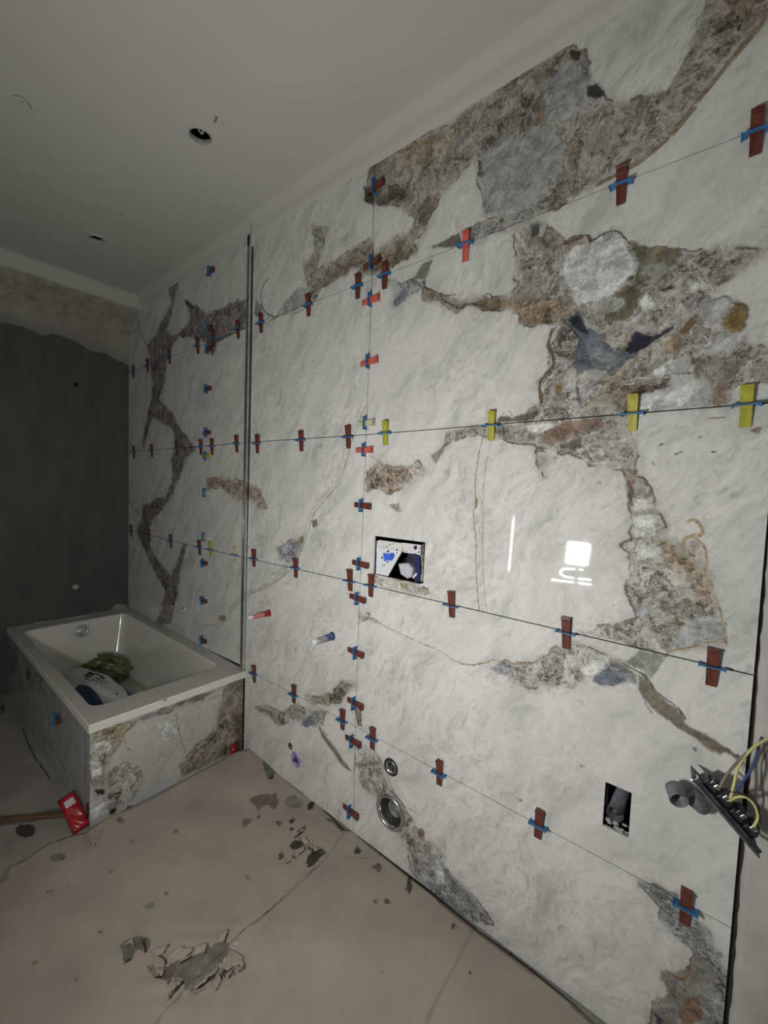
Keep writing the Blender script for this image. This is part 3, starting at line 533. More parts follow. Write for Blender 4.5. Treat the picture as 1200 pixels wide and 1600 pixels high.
# backing of the right wall
bq = lambda a0, a1, b0, b1: [(a0, b0), (a1, b0), (a1, b1), (a0, b1)]
wall_right = slab('wall_right', bq(-.9, YP+.01, 0, ZCE), lambda a, b, d: (.011-d, a, b), None, m_adh, None, step=.3, thick=.12, rects=rects, rounds=rounds, inset=0)
tag(wall_right, 'right wall clad in large white and grey onyx-look tiles with brown breccia veins', kind='structure')
bm = bmesh.new(); box(bm, (XA+.011, YP+.0, 0), (XA+.13, YC+.1, ZCE)); bm_obj('alcove_backing', bm, m_adh, wall_right)
def inb(q, r, rnd=False):
    a0 = min(p[0] for p in q); a1 = max(p[0] for p in q); b0 = min(p[1] for p in q); b1 = max(p[1] for p in q)
    return a0 < r[0] < a1 and b0 < (r[1] if rnd else r[2]) < b1
for (c0, c1, pl, fe) in ((J3, J2, planeM, feM), (J2, JP, planeM, feM), (JL, J1, planeA, feA), (J1, JC, planeA, feA)):
    for i in range(5):
        if pl is planeA and i == 0: continue
        q = [c0[i], c1[i], c1[i+1], c0[i+1]]
        stp = .0065 if c0 is J3 else .008
        slab('tile', q, pl, fe, m_marble, wall_right, step=stp, rects=[r for r in rects if inb(q, r)], rounds=[r for r in rounds if inb(q, r, True)], inset=.0016)
# plaster strip right of the tile edge, painted strip above the tiles
bm = bmesh.new()
zs = np.linspace(0, ZCE, 120); L_ = []
for i, z in enumerate(zs):
    y = -.0065-.0035*(1-z/1.6 if z < 1.6 else 0)+random.uniform(-.0018, .0018)
    L_.append([bm.verts.new((x_, y_, z)) for x_, y_ in ((.012, y), (-.001, y-.001), (-.004+random.uniform(-.001, .001), y-.015), (-.003, -.06), (-.003, -.9))])
for a, b in zip(L_[:-1], L_[1:]):
    for k in range(4): bm.faces.new((a[k], a[k+1], b[k+1], b[k]))
bm_obj('plaster_strip', bm, m_plaster, wall_right, True)
bm = bmesh.new()
def profile_strip(bm, y0, y1, x, z0, z1, z0b=None):
    z0b = z0b or z0
    pr_ = [(x+.001, z0)] + [(x-.004, z0+.002)] + [(x-.004, z1-.045)] + [(x-.004-.045*(1-math.cos(t)), z1-.045+.045*math.sin(t)) for t in (.3, .6, .9, 1.2, 1.5)]
    n_ = 40; rows = []
    for j in range(n_+1):
        y = y0+(y1-y0)*j/n_; rows.append([bm.verts.new((a, y, b+((z0b-z0)*j/n_ if k < 2 else 0)+(random.uniform(-.0015, .0015) if k == 0 or k == 1 else 0))) for k, (a, b) in enumerate(pr_)])
    for a, b in zip(rows[:-1], rows[1:]):
        for k in range(len(pr_)-1): bm.faces.new((a[k], a[k+1], b[k+1], b[k]))
profile_strip(bm, -.9, YP, .0, 2.690, ZCE); profile_strip(bm, YP, YC, XA, 2.719, ZCE, 2.734)
box(bm, (-.008, YP-.016, 2.66), (.012, YP+.012, ZCE-.01), .003)
bm_obj('painted_strip', bm, m_white_paint, wall_right, True)
# two small screw holes in the alcove tiles
for p in ((271, 944), (286, 950)):
    q = hit(*p, 0, XA); bm = bmesh.new(); lathe(bm, [(.0, -.001), (.006, -.001), (.008, .0015), (.006, .002), (.0001, .0005)], frame(q, (0, 1, 0), (0, 0, 1), (-1, 0, 0)), 14)
    bm_obj('screw_hole', bm, m_dark, wall_right)

# aluminium glass channel
t = empty('trim_1', (0, (YP+YL)/2, .46)); tag(t, 'upright aluminium channel between bath alcove and toilet wall', kind='structure')
def rb(name, a, b, mat, bev=.0008):
    bm = bmesh.new(); box(bm, a, b, bev); o = bm_obj(name, bm, mat, t); o.location = -t.location; return o
rb('channel_base', (-.002, YP+.004, .455), (.012, YL-.012, 2.725), m_alu)
rb('channel_lip', (-.016, YP+.004, .455), (0, YP+.008, 2.66), m_chrome); rb('channel_lip', (-.016, YP+.022, .455), (0, YP+.027, 2.66), m_chrome)
rb('dark_groove', (-.003, YP+.0285, .455), (.014, YL-.004, 2.725), m_dark)

# ------------------------------------------------------------------ flush box behind the rectangular opening
t = empty('toilet_flush_box', (.03, 1.014, 1.11)); tag(t, 'white flush box frame with blue tape behind the rectangular opening in the tiles', 'flush box')
def prt(name, bm, mat, par=t, sm=False):
    o = bm_obj(name, bm, mat, par, sm); o.location = -par.matrix_world.translation if False else -Vector(par.location); return o
y0, y1, z0, z1 = NICHE
gq = N('spattered_white'); sp = gq.step(gq.noise(gq.co(), 75, 3, .6), .60, .64)
m_spat = gq.fin(gq.mix(sp, (.72, .71, .70), (.05, .045, .10)), .6)
bm = bmesh.new()
box(bm, (.014, y0-.006, z0-.01), (.13, y0-.0, z1+.01)); box(bm, (.014, y1, z0-.01), (.13, y1+.006, z1+.01)); box(bm, (.014, y0, z1+.0), (.13, y1, z1+.008)); box(bm, (.014, y0, z0-.008), (.13, y1, z0)); box(bm, (.13, y0-.006, z0-.01), (.136, y1+.006, z1+.01))
prt('box_shell', bm, m_rubber)
# face plate with a slanted opening (left white card), plane x=.018
def flat(pts, x0, x1, name, mat, par=t):
    bm = bmesh.new(); a = [bm.verts.new((x0, *p)) for p in pts]; b = [bm.verts.new((x1, *p)) for p in pts]
    bm.faces.new(a); bm.faces.new(b[::-1]); n = len(pts)
    for k in range(n): bm.faces.new((a[k], a[(k+1) % n], b[(k+1) % n], b[k]))
    if par.parent: return bm_obj(name, bm, mat, par)
    return prt(name, bm, mat, par)
kn = (570, 825, 10.909)
def NP(pts, x): return [tuple(hit(*p, 0, x)[1:]) for p in K(*kn, pts)]
flat(NP([(150, 235), (260, 205), (640, 260), (650, 380), (380, 830), (120, 800)], .018), .018, .022, 'face_plate', m_spat)
flat(NP([(640, 250), (960, 290), (950, 470), (840, 430), (640, 385)], .018), .018, .022, 'face_plate', m_spat)
card = flat(NP([(205, 310), (630, 395), (385, 840), (180, 800)], .014), .014, .0165, 'white_card', m_wplastic)
flat(NP([(150, 425), (198, 425), (182, 790), (120, 790)], .012), .012, .0155, 'navy_strip', m_navy)
flat(NP([(310, 425), (400, 440), (470, 420), (500, 450), (495, 495), (450, 560), (400, 555), (330, 570), (320, 500)], .010), .010, .0138, 'blue_tape', m_tape)
for q in ([(370, 400), (395, 375), (415, 400), (390, 420)], [(285, 490), (310, 490), (300, 530), (283, 520)], [(370, 575), (410, 575), (385, 600)], [(287, 630), (310, 635), (297, 652)], [(325, 622), (342, 625), (330, 645)], [(532, 365), (552, 365), (548, 390), (534, 385)], [(535, 415), (555, 415), (552, 435), (536, 430)]):
    flat(NP(q, .0125), .0125, .0142, 'paint_spot', m_black, card)
m_print = simple('faded_print', (.5, .5, .55), .5)
# tiny faded print on the card
for i, x_ in enumerate((232, 255, 278, 300, 325)):
    flat(NP([(x_, 330+i*3), (x_+14, 332+i*3), (x_+14, 350+i*3), (x_, 348+i*3)], .013), .013, .0142, 'faded_letter', m_print, card)
flat(NP([(845, 430), (925, 490), (945, 700), (915, 930), (840, 915), (860, 700)], .019), .019, .023, 'navy_strip', m_navy)
flat(NP([(840, 300), (885, 300), (890, 350), (860, 375), (835, 350)], .0165), .0165, .018, 'navy_patch', m_navy)
flat(NP([(845, 790), (875, 760), (890, 790), (860, 830), (820, 870), (815, 840)], .0175), .0175, .019, 'white_chip', m_wplastic)
flat(NP([(960, 290), (1000, 270), (990, 900), (935, 930), (945, 690)], .03), .03, .034, 'grey_side', simple('dusty_grey', (.33, .31, .28), .8, var=.4, sc=60))
flat(NP([(655, 395), (835, 420), (835, 440), (660, 415)], .017), .017, .019, 'white_ledge', m_wplastic)
# lilac float inside
bm = bmesh.new(); c_ = NP([(560, 605), (730, 590), (825, 690), (800, 840), (720, 870), (600, 790)], .03); cx = sum(p[0] for p in c_)/6; cz = sum(p[1] for p in c_)/6
rg = []
for x_, s in ((.028, .82), (.033, .97), (.045, 1), (.09, .95)): rg.append([bm.verts.new((x_, cx+(p[0]-cx)*s, cz+(p[1]-cz)*s)) for p in c_])
for a, b in zip(rg[:-1], rg[1:]):
    for k in range(6): bm.faces.new((a[k], a[(k+1) % 6], b[(k+1) % 6], b[k]))
ctr = bm.verts.new((.024, *NP([(700, 715)], .03)[0]))
for k in range(6): bm.faces.new((rg[0][k], rg[0][(k+1) % 6], ctr))
prt('float_chamber', bm, m_lilac)
bm = bmesh.new(); tube(bm, [(.03, *NP([(660, 560)], .03)[0]), (.03, *NP([(790, 440)], .03)[0])], .0012, 6); prt('lever_rod', bm, m_chrome)
bm = bmesh.new(); box(bm, (.06, y0+.05, z0+.01), (.10, y0+.12, z1-.03), .004); prt('valve_body', bm, m_steel_dark)

# ------------------------------------------------------------------ pipes and plugs in the toilet wall
XM = lambda p, x=0: frame((x, p[0], p[1]), (0, 1, 0), (0, 0, 1), (-1, 0, 0))
t = empty('drain_pipe', (0, *DR)); tag(t, 'large round toilet drain socket with steel ring low in the tiled wall', 'pipe'); Z0 = (0, 0)
def loc(name, bm, mat, par, sm=True): return bm_obj(name, bm, mat, par, sm)
bm = bmesh.new(); lathe(bm, [(.061, -.06), (.061, -.004), (.0665, .003), (.066, .007), (.059, .009), (.053, .006), (.052, -.02)], XM(Z0), 48); loc('steel_ring', bm, m_chrome, t)
bm = bmesh.new(); lathe(bm, [(.052, -.002), (.048, -.006), (.046, -.03), (.036, -.034), (.034, -.09), (.0001, -.09)], XM(Z0), 40); loc('rubber_sleeve', bm, m_rubber, t)
bm = bmesh.new(); lathe(bm, [(.034, -.032), (.030, -.02), (.026, -.034), (.022, -.06), (.0001, -.062)], XM((-.004, .002)), 32); loc('inner_cap', bm, simple('dull_grey_plastic', (.22, .22, .22), .4, var=.4), t)
t = empty('flush_pipe', (0, *FLp)); tag(t, 'small round flush pipe socket with black and steel rings above the drain', 'pipe')
bm = bmesh.new(); lathe(bm, [(.0335, -.05), (.0335, .002), (.031, .005), (.027, .004), (.026, -.01)], XM(Z0), 36); loc('black_ring', bm, m_rubber, t)
bm = bmesh.new(); lathe(bm, [(.0265, -.008), (.025, .0035), (.021, .004), (.019, -.004), (.018, -.05), (.0001, -.05)], XM(Z0), 36); loc('steel_ring', bm, m_chrome, t)
bm = bmesh.new(); lathe(bm, [(.017, -.03), (.012, -.012), (.0001, -.012)], XM((.003, -.002)), 24); loc('inner_cap', bm, m_rubber, t)
t = empty('wall_box_plug', (0, *PLUG)); tag(t, 'round hole with lilac blue smeared plug near the floor', 'plug')
bm = bmesh.new(); lathe(bm, [(.0355, -.03), (.0355, -.001), (.031, .003), (.018, .004), (.015, -.008), (.0001, -.008)], XM(Z0), 28); loc('lilac_plug', bm, simple('lilac_smeared', (.34, .30, .58), .5, var=.5, sc=70), t)
bm = bmesh.new(); lathe(bm, [(.013, -.004), (.010, .006), (.0001, .008)], XM((.0, .0)), 16); loc('blue_core', bm, m_navy, t)
bm = bmesh.new(); lathe(bm, [(.024, -.004), (.022, .0015), (.015, .002), (.013, -.003), (.0001, -.003)], XM((-.040, .006)), 24); loc('grey_ring', bm, m_plaster, t)
t = empty('small_wall_hole', (0, *SM)); tag(t, 'small oval drilled hole just above the lilac plug', 'hole')
bm = bmesh.new(); lathe(bm, [(.0168, -.02), (.0168, -.001), (.0150, .001), (.013, -.004), (.0128, -.02), (.0001, -.02)], XM(Z0), 20); loc('sleeve', bm, simple('red_brown_sleeve', (.14, .05, .04), .4), t)
bm = bmesh.new(); bmesh.ops.create_uvsphere(bm, u_segments=10, v_segments=8, radius=.006, matrix=XM((-.003, -.005), .001)); loc('metal_tip', bm, m_chrome, t)
def stub(name, base, tip_px, segs, label, r=.0125):
    # length from the projected tip
    best = None
    for i in range(20, 120):
        x = -i/1000; P_ = np.array([x, base[0], base[1]])-CAM; px = 600+FPX*(P_@CR)/(P_@CF)
        if best is None or abs(px-tip_px) < best[0]: best = (abs(px-tip_px), -x)
    Lx = best[1]; t = empty(name, (0, *base)); tag(t, label, 'pipe')
    for (nm, f0, f1, rr, mat) in segs:
        bm = bmesh.new(); a, b = f0*Lx, f1*Lx
        lathe(bm, [(.0001, a), (rr*.96, a), (rr, a+.002), (rr, b-.002), (rr*.93, b), (.0001, b)], XM(Z0), 24); loc(nm, bm, mat, t)
    bm = bmesh.new(); lathe(bm, [(.019, -.02), (.019, -.008), (.0001, -.008)], XM(Z0), 24); loc('wall_socket', bm, m_dark, t)
stub('water_pipe_plug', PR, 388, [('red_collar', -.06, .25, .0145, m_red), ('pink_body', .25, .8, .0115, m_pink), ('pale_tip', .8, 1, .009, m_wplastic)], 'red hot-water test plug sticking out of the tiles beside the aluminium channel')
stub('water_pipe_plug', PB, 489, [('blue_collar', -.06, .38, .0150, simple('dark_blue_smeared', (.10, .12, .30), .5, var=.6, sc=90)), ('speckled_body', .38, .82, .0140, simple('speckled_grey', (.36, .36, .34), .5, var=.6, sc=160)), ('white_tip', .82, 1, .0125, m_wplastic)], 'blue-collared cold-water test plug sticking out of the tiles')

# rectangular socket cut-out with pipe
t = empty('wall_cutout_box', (0, (BOXH[0]+BOXH[1])/2, BOXH[2])); tag(t, 'dark rectangular cut-out holding a grey pipe elbow, low in the wall at the right', 'cutout')
y0, y1, z0, z1 = BOXH
bm = bmesh.new(); box(bm, (.012, y0-.004, z0-.01), (.12, y0, z1+.01)); box(bm, (.012, y1, z0-.01), (.12, y1+.004, z1+.01)); box(bm, (.012, y0, z1), (.12, y1, z1+.006)); box(bm, (.012, y0, z0-.006), (.12, y1, z0)); box(bm, (.12, y0-.004, z0-.01), (.124, y1+.004, z1+.01)); prt('recess', bm, m_dark, t)
yc, zc = (y0+y1)/2, (z0+z1)/2
bm = bmesh.new(); tube(bm, smooth_pts([(.09, yc-.002, z1-.01), (.07, yc+.0, zc+.02), (.035, yc+.004, zc-.012), (.014, yc+.005, zc-.022)], 6), .021, 20, False); prt('pipe_elbow', bm, m_greypipe, t, True)
bm = bmesh.new(); lathe(bm, [(.021, .0), (.0215, .004), (.0185, .004), (.018, -.02), (.010, -.021), (.009, -.004), (.0001, -.002)], XM((yc+.005, zc-.022), .016), 28); prt('pipe_mouth', bm, simple('charcoal_plastic', (.07, .07, .075), .35, var=.4), t, True)
bm = bmesh.new()
for i in range(14):
    a = Vector((random.uniform(.004, .02), random.uniform(y0+.004, y1-.004), z0+random.uniform(.004, .022))); bmesh.ops.create_icosphere(bm, subdivisions=1, radius=random.uniform(.003, .006), matrix=Matrix.Translation(a) @ Matrix.Diagonal((1, 1.6, .7, 1)))
o = prt('mortar_crumbs', bm, m_plaster, t); o['kind'] = 'stuff'
bm = bmesh.new(); box(bm, (.012, y1-.006, z0+.05), (.02, y1-.001, z1-.015), .001); prt('chipped_edge', bm, m_adh, t)

# grey pipe stub
pe = hit(1061, 1250, 0, -.07); pb = hit(1098, 1252, 0, .0)
t = empty('conduit_stub', (0, pb[1], pb[2])); tag(t, 'short grey plastic conduit stub poking out of the tiles beside the hanging socket frame', 'conduit')
def tubeL(t, name, pts, r, mat, n=20, caps=True): bm = bmesh.new(); tube(bm, [Vector(p)-t.location for p in pts], r, n, caps); return bm_obj(name, bm, mat, t, True)
p1 = hit(1053, 1228, 0, -.035)
tubeL(t, 'wall_sleeve', [(.01, pb[1], pb[2]), (-.02, pb[1]+.002, pb[2]+.001), tuple(hit(1078, 1243, 0, -.03))], .019, m_greypipe)
ax = (Vector(pe)-Vector(p1)).normalized()
Q = ax.to_track_quat('Z', 'Y').to_matrix().to_4x4(); Q.translation = Vector(pe)-t.location
bm = bmesh.new(); lathe(bm, [(.0001, -.035), (.017, -.037), (.0195, -.034), (.0195, -.003), (.0205, .0), (.0185, .003), (.0165, .001), (.0155, -.03), (.0001, -.03)], Q, 28); bm_obj('conduit_mouth', bm, m_greypipe, t, True)

# hanging socket frame: seen nearly edge-on
A_ = Vector(hit(1080, 1218, 0, -.10)); B_ = Vector(hit(1186, 1340, 0, -.10)); L3 = (B_-A_).length
ex = (B_-A_).normalized(); vd = ((A_+B_)/2-Vector(CAM)).normalized(); ny = ex.cross(vd).normalized()
if ny.dot(Vector(hit(1100, 1340, 0, -.1))-(A_+B_)/2) < 0: ny = -ny      # ny points to lower-left in view: face of the frame
ew = (vd - ex*vd.dot(ex)).normalized(); ew = (ew*math.cos(.28)+ny*math.sin(-.28)).normalized(); ny = ex.cross(ew); 
if ny.dot(Vector(hit(1100, 1340, 0, -.1))-(A_+B_)/2) < 0: ny = -ny
t = empty('socket_frame', A_.copy()); tag(t, 'metal multi-gang socket frame hanging by its wires at the right edge', 'socket frame')
FM = frame((0, 0, 0), ex, ew, ny)
def fb(name, boxes, mat, bev=.0006):
    bm = bmesh.new()
    for b_ in boxes: box(bm, b_[0], b_[1], bev)
    bmesh.ops.transform(bm, matrix=FM, verts=bm.verts); return bm_obj(name, bm, mat, t)
fb('face_frame', [((0, 0, -.003), (L3, .010, .0)), ((0, .062, -.003), (L3, .072, .0)), ((0, .010, -.003), (.012, .062, .0)), ((L3-.012, .010, -.003), (L3, .062, 0))], m_steel_dark)
fb('bright_edge', [((0, -.0015, -.0035), (L3, .0005, .0015))], m_chrome)
fb('back_rail', [((.004, .003, -.012), (L3-.004, .007, -.002))], m_steel_dark)
for k in range(4):
    x0 = .018+k*(L3-.036)/4; wd = (L3-.036)/4-.006
    o = fb('socket_module', [((x0, .012, -.026), (x0+wd, .060, -.002)), ((x0+.006, .018, -.036), (x0+wd-.006, .05, -.026))], m_black, .0015)
    for j, (dx, dy) in enumerate(((.004, .014), (wd-.012, .016), (wd*.4, .04))):
        bm = bmesh.new(); box(bm, (x0+dx, dy-.006, -.034), (x0+dx+.008, dy+.003, -.024), .001); bmesh.ops.transform(bm, matrix=FM, verts=bm.verts); bm_obj('terminal_screw', bm, m_chrome if (j+k) % 2 else m_steel_dark, o)
m_wy = simple('yellow_green_wire', (.62, .60, .25), .4, var=.1); m_wb = simple('blue_wire', (.07, .11, .28), .4); m_wg = simple('grey_brown_wire', (.24, .20, .16), .4)
def wire(pts, r, mat, label):
    P3 = smooth_pts([Vector(hit(a, b, 0, d)) for a, b, d in pts], 6); c0 = P3[0].copy()
    bm = bmesh.new(); tube(bm, [p-c0 for p in P3], r, 8); o = bm_obj('wire', bm, mat, None, True); o.location = c0; tag(o, label, 'wire', 'wires of the hanging socket frame')
wire([(1122, 1234, -.085), (1140, 1205, -.07), (1165, 1178, -.05), (1190, 1160, -.03), (1230, 1140, -.006)], .0028, m_wg, 'grey-brown wire arching from the top of the hanging socket frame')
wire([(1140, 1252, -.085), (1147, 1225, -.075), (1155, 1195, -.06), (1180, 1166, -.04), (1225, 1142, -.006)], .0030, m_wy, 'tall yellow-green wire rising from the hanging socket frame')
wire([(1148, 1236, -.085), (1160, 1222, -.07), (1175, 1200, -.05), (1183, 1175, -.03), (1190, 1152, -.006)], .0026, m_wb, 'blue wire bending up from the hanging socket frame')
wire([(1140, 1252, -.085), (1150, 1246, -.08), (1166, 1246, -.08), (1180, 1260, -.08), (1184, 1278, -.085), (1177, 1292, -.088)], .0028, m_wy, 'short yellow-green wire loop bridging two socket modules')
wire([(1128, 1240, -.085), (1145, 1237, -.08), (1165, 1243, -.08), (1182, 1255, -.08), (1187, 1285, -.085)], .0024, m_black, 'black wire loop bridging the socket modules')
wire([(1201, 1165, -.01), (1190, 1190, -.006), (1189, 1215, -.006), (1192, 1250, -.006), (1186, 1268, -.01)], .0016, m_wg, 'thin grey wire lying against the plaster strip')

# ------------------------------------------------------------------ levelling clips and wedges
def mk_clip():
    bm = bmesh.new(); W_ = .052; w0 = .0275; T_ = .002
    box(bm, (-W_/2, -T_/2, .0), (-w0/2, T_/2, .020)); box(bm, (w0/2, -T_/2, .0), (W_/2, T_/2, .020)); box(bm, (-W_/2, -T_/2-.0004, .015), (W_/2, T_/2+.0004, .024), .0006)
    box(bm, (-W_/2, -.0035, .0), (-W_/2+.003, .0035, .022)); box(bm, (W_/2-.003, -.0035, .0), (W_/2, .0035, .022))
    me = bpy.data.meshes.new('clip'); bm.to_mesh(me); bm.free(); me.materials.append(m_blue); return me
def mk_wedge(mat, Lw=.088):
    bm = bmesh.new(); n = 9; w_ = .0235
    top = []; ys = [-.046+Lw*k/n for k in range(n+1)]
    prof = [(ys[0], .004)]
    for k in range(n): prof.append((ys[k], .0045+.0011*k)); prof.append((ys[k+1]-.001, .0055+.0011*k))
    prof += [(ys[-1], .0150)]
    # body with heel block
    pts = [(ys[0], .0006)] + prof[1:] + [(ys[-1]-.001, .0185), (ys[-1]+.004, .0185), (ys[-1]+.004, .0006)]
    for s0, s1 in ((-1, -1),):
        a = []; b = []
        for i, (y, z) in enumerate(pts):
            ww = w_/2*(.86+.14*(y+.046)/Lw); a.append(bm.verts.new((-ww, y, z))); b.append(bm.verts.new((ww, y, z)))
        n2 = len(pts)
        for k in range(n2): bm.faces.new((a[k], a[(k+1) % n2], b[(k+1) % n2], b[k]))
        bm.faces.new(a[::-1]); bm.faces.new(b)
    bmesh.ops.recalc_face_normals(bm, faces=bm.faces)
    me = bpy.data.meshes.new('wedge'); bm.to_mesh(me); bm.free(); me.materials.append(mat); return me
clipM = mk_clip(); WM = {'brown': mk_wedge(m_wbrown), 'salmon': mk_wedge(m_wsalmon), 'olive-yellow': mk_wedge(m_wyellow), 'pale olive': mk_wedge(m_wclear)}
ordw = ['first', 'second', 'third', 'fourth', 'fifth', 'sixth', 'seventh', 'eighth', 'ninth', 'tenth', 'eleventh', 'twelfth', 'thirteenth', 'fourteenth']
CL = {
 ('H', 'top horizontal joint', 'right'): [(1182, 207), (970, 289), (727, 382, 'salmon'), (600, 430), (558, 448), (480.7, 477), (406.6, 505), (370.7, 514), (332, 529), (307.6, 540), (263.6, 556), (229.5, 571), (207.5, 581)],
 ('H', 'second horizontal joint down', 'right'): [(1166, 633, 'olive-yellow'), (988, 647, 'olive-yellow'), (767, 665, 'olive-yellow'), (601, 677, 'olive-yellow'), (543, 683), (469.5, 688), (401, 693), (368.6, 693), (330, 697), (312.6, 698), (275, 701), (236, 704), (208, 707)],
 ('H', 'joint under flush box', 'right'): [(1113, 1041), (884, 988), (704.7, 946), (578.6, 915), (545.6, 908), (461, 887), (395.5, 873), (366, 867, 'pale olive'), (328, 858.5, 'olive-yellow'), (310.5, 855), (266, 846), (232, 837), (203.7, 830)],
 ('H', 'lowest horizontal joint', 'right'): [(1071, 1417), (841, 1289), (685.6, 1208), (581, 1154), (534, 1126), (458, 1085.5), (395.7, 1052.5)],
 ('V', 'vertical joint beside flush box', 'top'): [(584, 291), (580, 410), (578, 468, 'salmon'), (575, 565, 'salmon'), (570.5, 661, 'pale olive'), (568.7, 703, 'salmon'), (564.3, 790), (560.6, 881), (557.7, 935), (555, 1020), (552.5, 1099), (549.5, 1158), (545.5, 1268)],
 ('VA', 'vertical alcove joint', 'top'): [(327, 424), (325, 513), (324, 546), (322, 608), (321.5, 676), (320.5, 712.6, 'olive-yellow'), (319.5, 770, 'pale olive'), (318, 839, 'pale olive'), (317, 879.5), (316, 938), (315.5, 1000)]}
def place_clip(pos, X, Y, Z, colr, label, group, tilt=None):
    r = empty('levelling_clip', pos); tl = random.uniform(-.05, .05) if tilt is None else tilt
    Y2 = (Vector(Y)*math.cos(tl)+Vector(X)*math.sin(tl)); r.matrix_world = frame(pos, X, Y, Z)
    tag(r, label, 'tile clip', group)
    c = bpy.data.objects.new('clip', clipM); C.objects.link(c); c.parent = r
    w_ = bpy.data.objects.new('wedge', WM[colr]); C.objects.link(w_); w_.parent = r; w_.rotation_euler = (0, 0, tl); w_.location = (0, random.uniform(-.004, .004), .0)
    w_['label'] = colr + ' plastic wedge'
    return r
for (ty, where, side), L in CL.items():
    for i, c in enumerate(L):
        colr = c[2] if len(c) > 2 else 'brown'
        alc = (ty == 'VA') or (ty == 'H' and c[0] < 385); xs = XA if alc else 0
        p = hit(c[0], c[1], 0, xs-.010); pos = (xs-.0005, p[1], p[2])
        if ty == 'H': X, Y = (0, -1, 0), (0, 0, 1)
        else: X, Y = (0, 0, -1), (0, -1, 0)
        lab = f'{colr} wedge in blue clip on {where}, {ordw[i]} from {side}'
        place_clip(pos, X, Y, (-1, 0, 0), colr, lab, 'tile levelling clips on the wall joints')

# ------------------------------------------------------------------ back wall
YB = YC
mapB = lambda px, py: tuple(hit(px, py, 1, YB)[[0, 2]])
g = N('back_wall_finish'); P = g.co()
base = g.ramp(g.noise(P, 6, 6, .6), [(.3, (.30, .29, .26)), (.7, (.44, .43, .39))])
dark = g.ramp(g.noise(g.map(P, (0, 0, 0), (1, 1, .3)), 9, 6, .6), [(.3, (.082, .084, .088)), (.7, (.118, .120, .124))])
sd = g.math('ADD', g.attr('patch'), g.math('MULTIPLY', g.math('SUBTRACT', g.noise(P, 14, 6, .65), .5), .05))
mk = g.step(sd, -.012, .004)
wash = g.math('MULTIPLY', g.step(sd, -.10, -.02), .45)
base = g.mix(wash, base, (.22, .225, .23)); g.bump(g.noise(P, 35, 6, .6), .35, .006)
m_back = g.fin(g.mix(mk, base, dark), g.math('ADD', .9, g.math('MULTIPLY', mk, -.3)))
hole_b = mapB(119, 601); plug_b = mapB(118, 917)
dk = [(-60, 275), (0, 295), (90, 315), (190, 355), (260, 350), (340, 385), (400, 425), (455, 435), (575, 492), (640, 520)]
dpoly = [mapB(*p) for p in K(*k1, dk)] + [(.3, -.1), (-1.6, -.1), (-1.6, mapB(-30, 495)[1]), (-.9, mapB(-10, 498)[1])]
wall_back = slab('wall_back', bq(-2.2, XA+.02, 0, ZCE), lambda a, b, d: (a, YB-d, b), [('p', dpoly, (1, 1, 1))], m_back, None, step=.03, thick=.03, rounds=[(*hole_b, .016), (*plug_b, .024)], inset=0)
tag(wall_back, 'dark grey waterproofed back wall behind the bath with bare plaster along the top', kind='structure')
bm = bmesh.new(); lathe(bm, [(.018, -.002), (.016, -.03), (.0001, -.03)], frame((hole_b[0], YB, hole_b[1]), (1, 0, 0), (0, 0, 1), (0, -1, 0)), 20); bm_obj('pipe_hole', bm, m_dark, wall_back)
bm = bmesh.new(); lathe(bm, [(.029, -.004), (.028, .003), (.025, .004), (.024, -.01)], frame((plug_b[0], YB, plug_b[1]), (1, 0, 0), (0, 0, 1), (0, -1, 0)), 24); bm_obj('black_ring', bm, m_rubber, wall_back)
bm = bmesh.new(); lathe(bm, [(.0235, -.01), (.023, .008), (.015, .016), (.0001, .018)], frame((plug_b[0], YB, plug_b[1]), (1, 0, 0), (0, 0, 1), (0, -1, 0)), 24); bm_obj('white_plug', bm, simple('grey_white_plug', (.42, .42, .40), .5), wall_back, True)
# sloping plaster haunch and the painted ceiling edge in front of it
bm = bmesh.new(); rows = []
for i in range(70):
    x = -2.2+(XA+2.2)*i/69; wv = .012*math.sin(i*.9)+.008*math.sin(i*2.3+1)
    rows.append([bm.verts.new((x, yy+random.uniform(-.003, .003), zz+random.uniform(-.003, .003))) for yy, zz in ((YB+.002, 2.555+wv*.6), (YB-.02, 2.58+wv), (YB-.10, 2.635+wv*.6), (YB-.17, 2.672+wv*.3), (YB-.205, 2.695+random.uniform(-.006, .006)), (YB-.205, 2.71))])
for a, b in zip(rows[:-1], rows[1:]):
    for k in range(5): bm.faces.new((a[k], a[k+1], b[k+1], b[k]))
g = N('rough_plaster'); P = g.co(); nn = g.noise(P, 16, 8, .7)
g.bump(g.noise(P, 50, 6, .65), .6, .008)
m_rough = g.fin(g.ramp(nn, [(.3, (.26, .25, .22)), (.55, (.42, .41, .37)), (.75, (.55, .54, .50))]), .95)
bm_obj('plaster_haunch', bm, m_rough, wall_back, True)
bm = bmesh.new(); rows = []
for i in range(60):
    x = -2.2+(XA+2.2)*i/59; e = random.uniform(-.005, .005)
    pr_ = [(YB-.19, 2.700+e), (YB-.215, 2.700+e), (YB-.217, ZCE-.045)] + [(YB-.217-.045*(1-math.cos(q)), ZCE-.045+.045*math.sin(q)) for q in (.4, .8, 1.2, 1.55)]
    rows.append([bm.verts.new((x, a, b)) for a, b in pr_])
for a, b in zip(rows[:-1], rows[1:]):
    for k in range(len(rows[0])-1): bm.faces.new((a[k], a[k+1], b[k+1], b[k]))
bm_obj('painted_edge', bm, m_white_paint, wall_back, True)

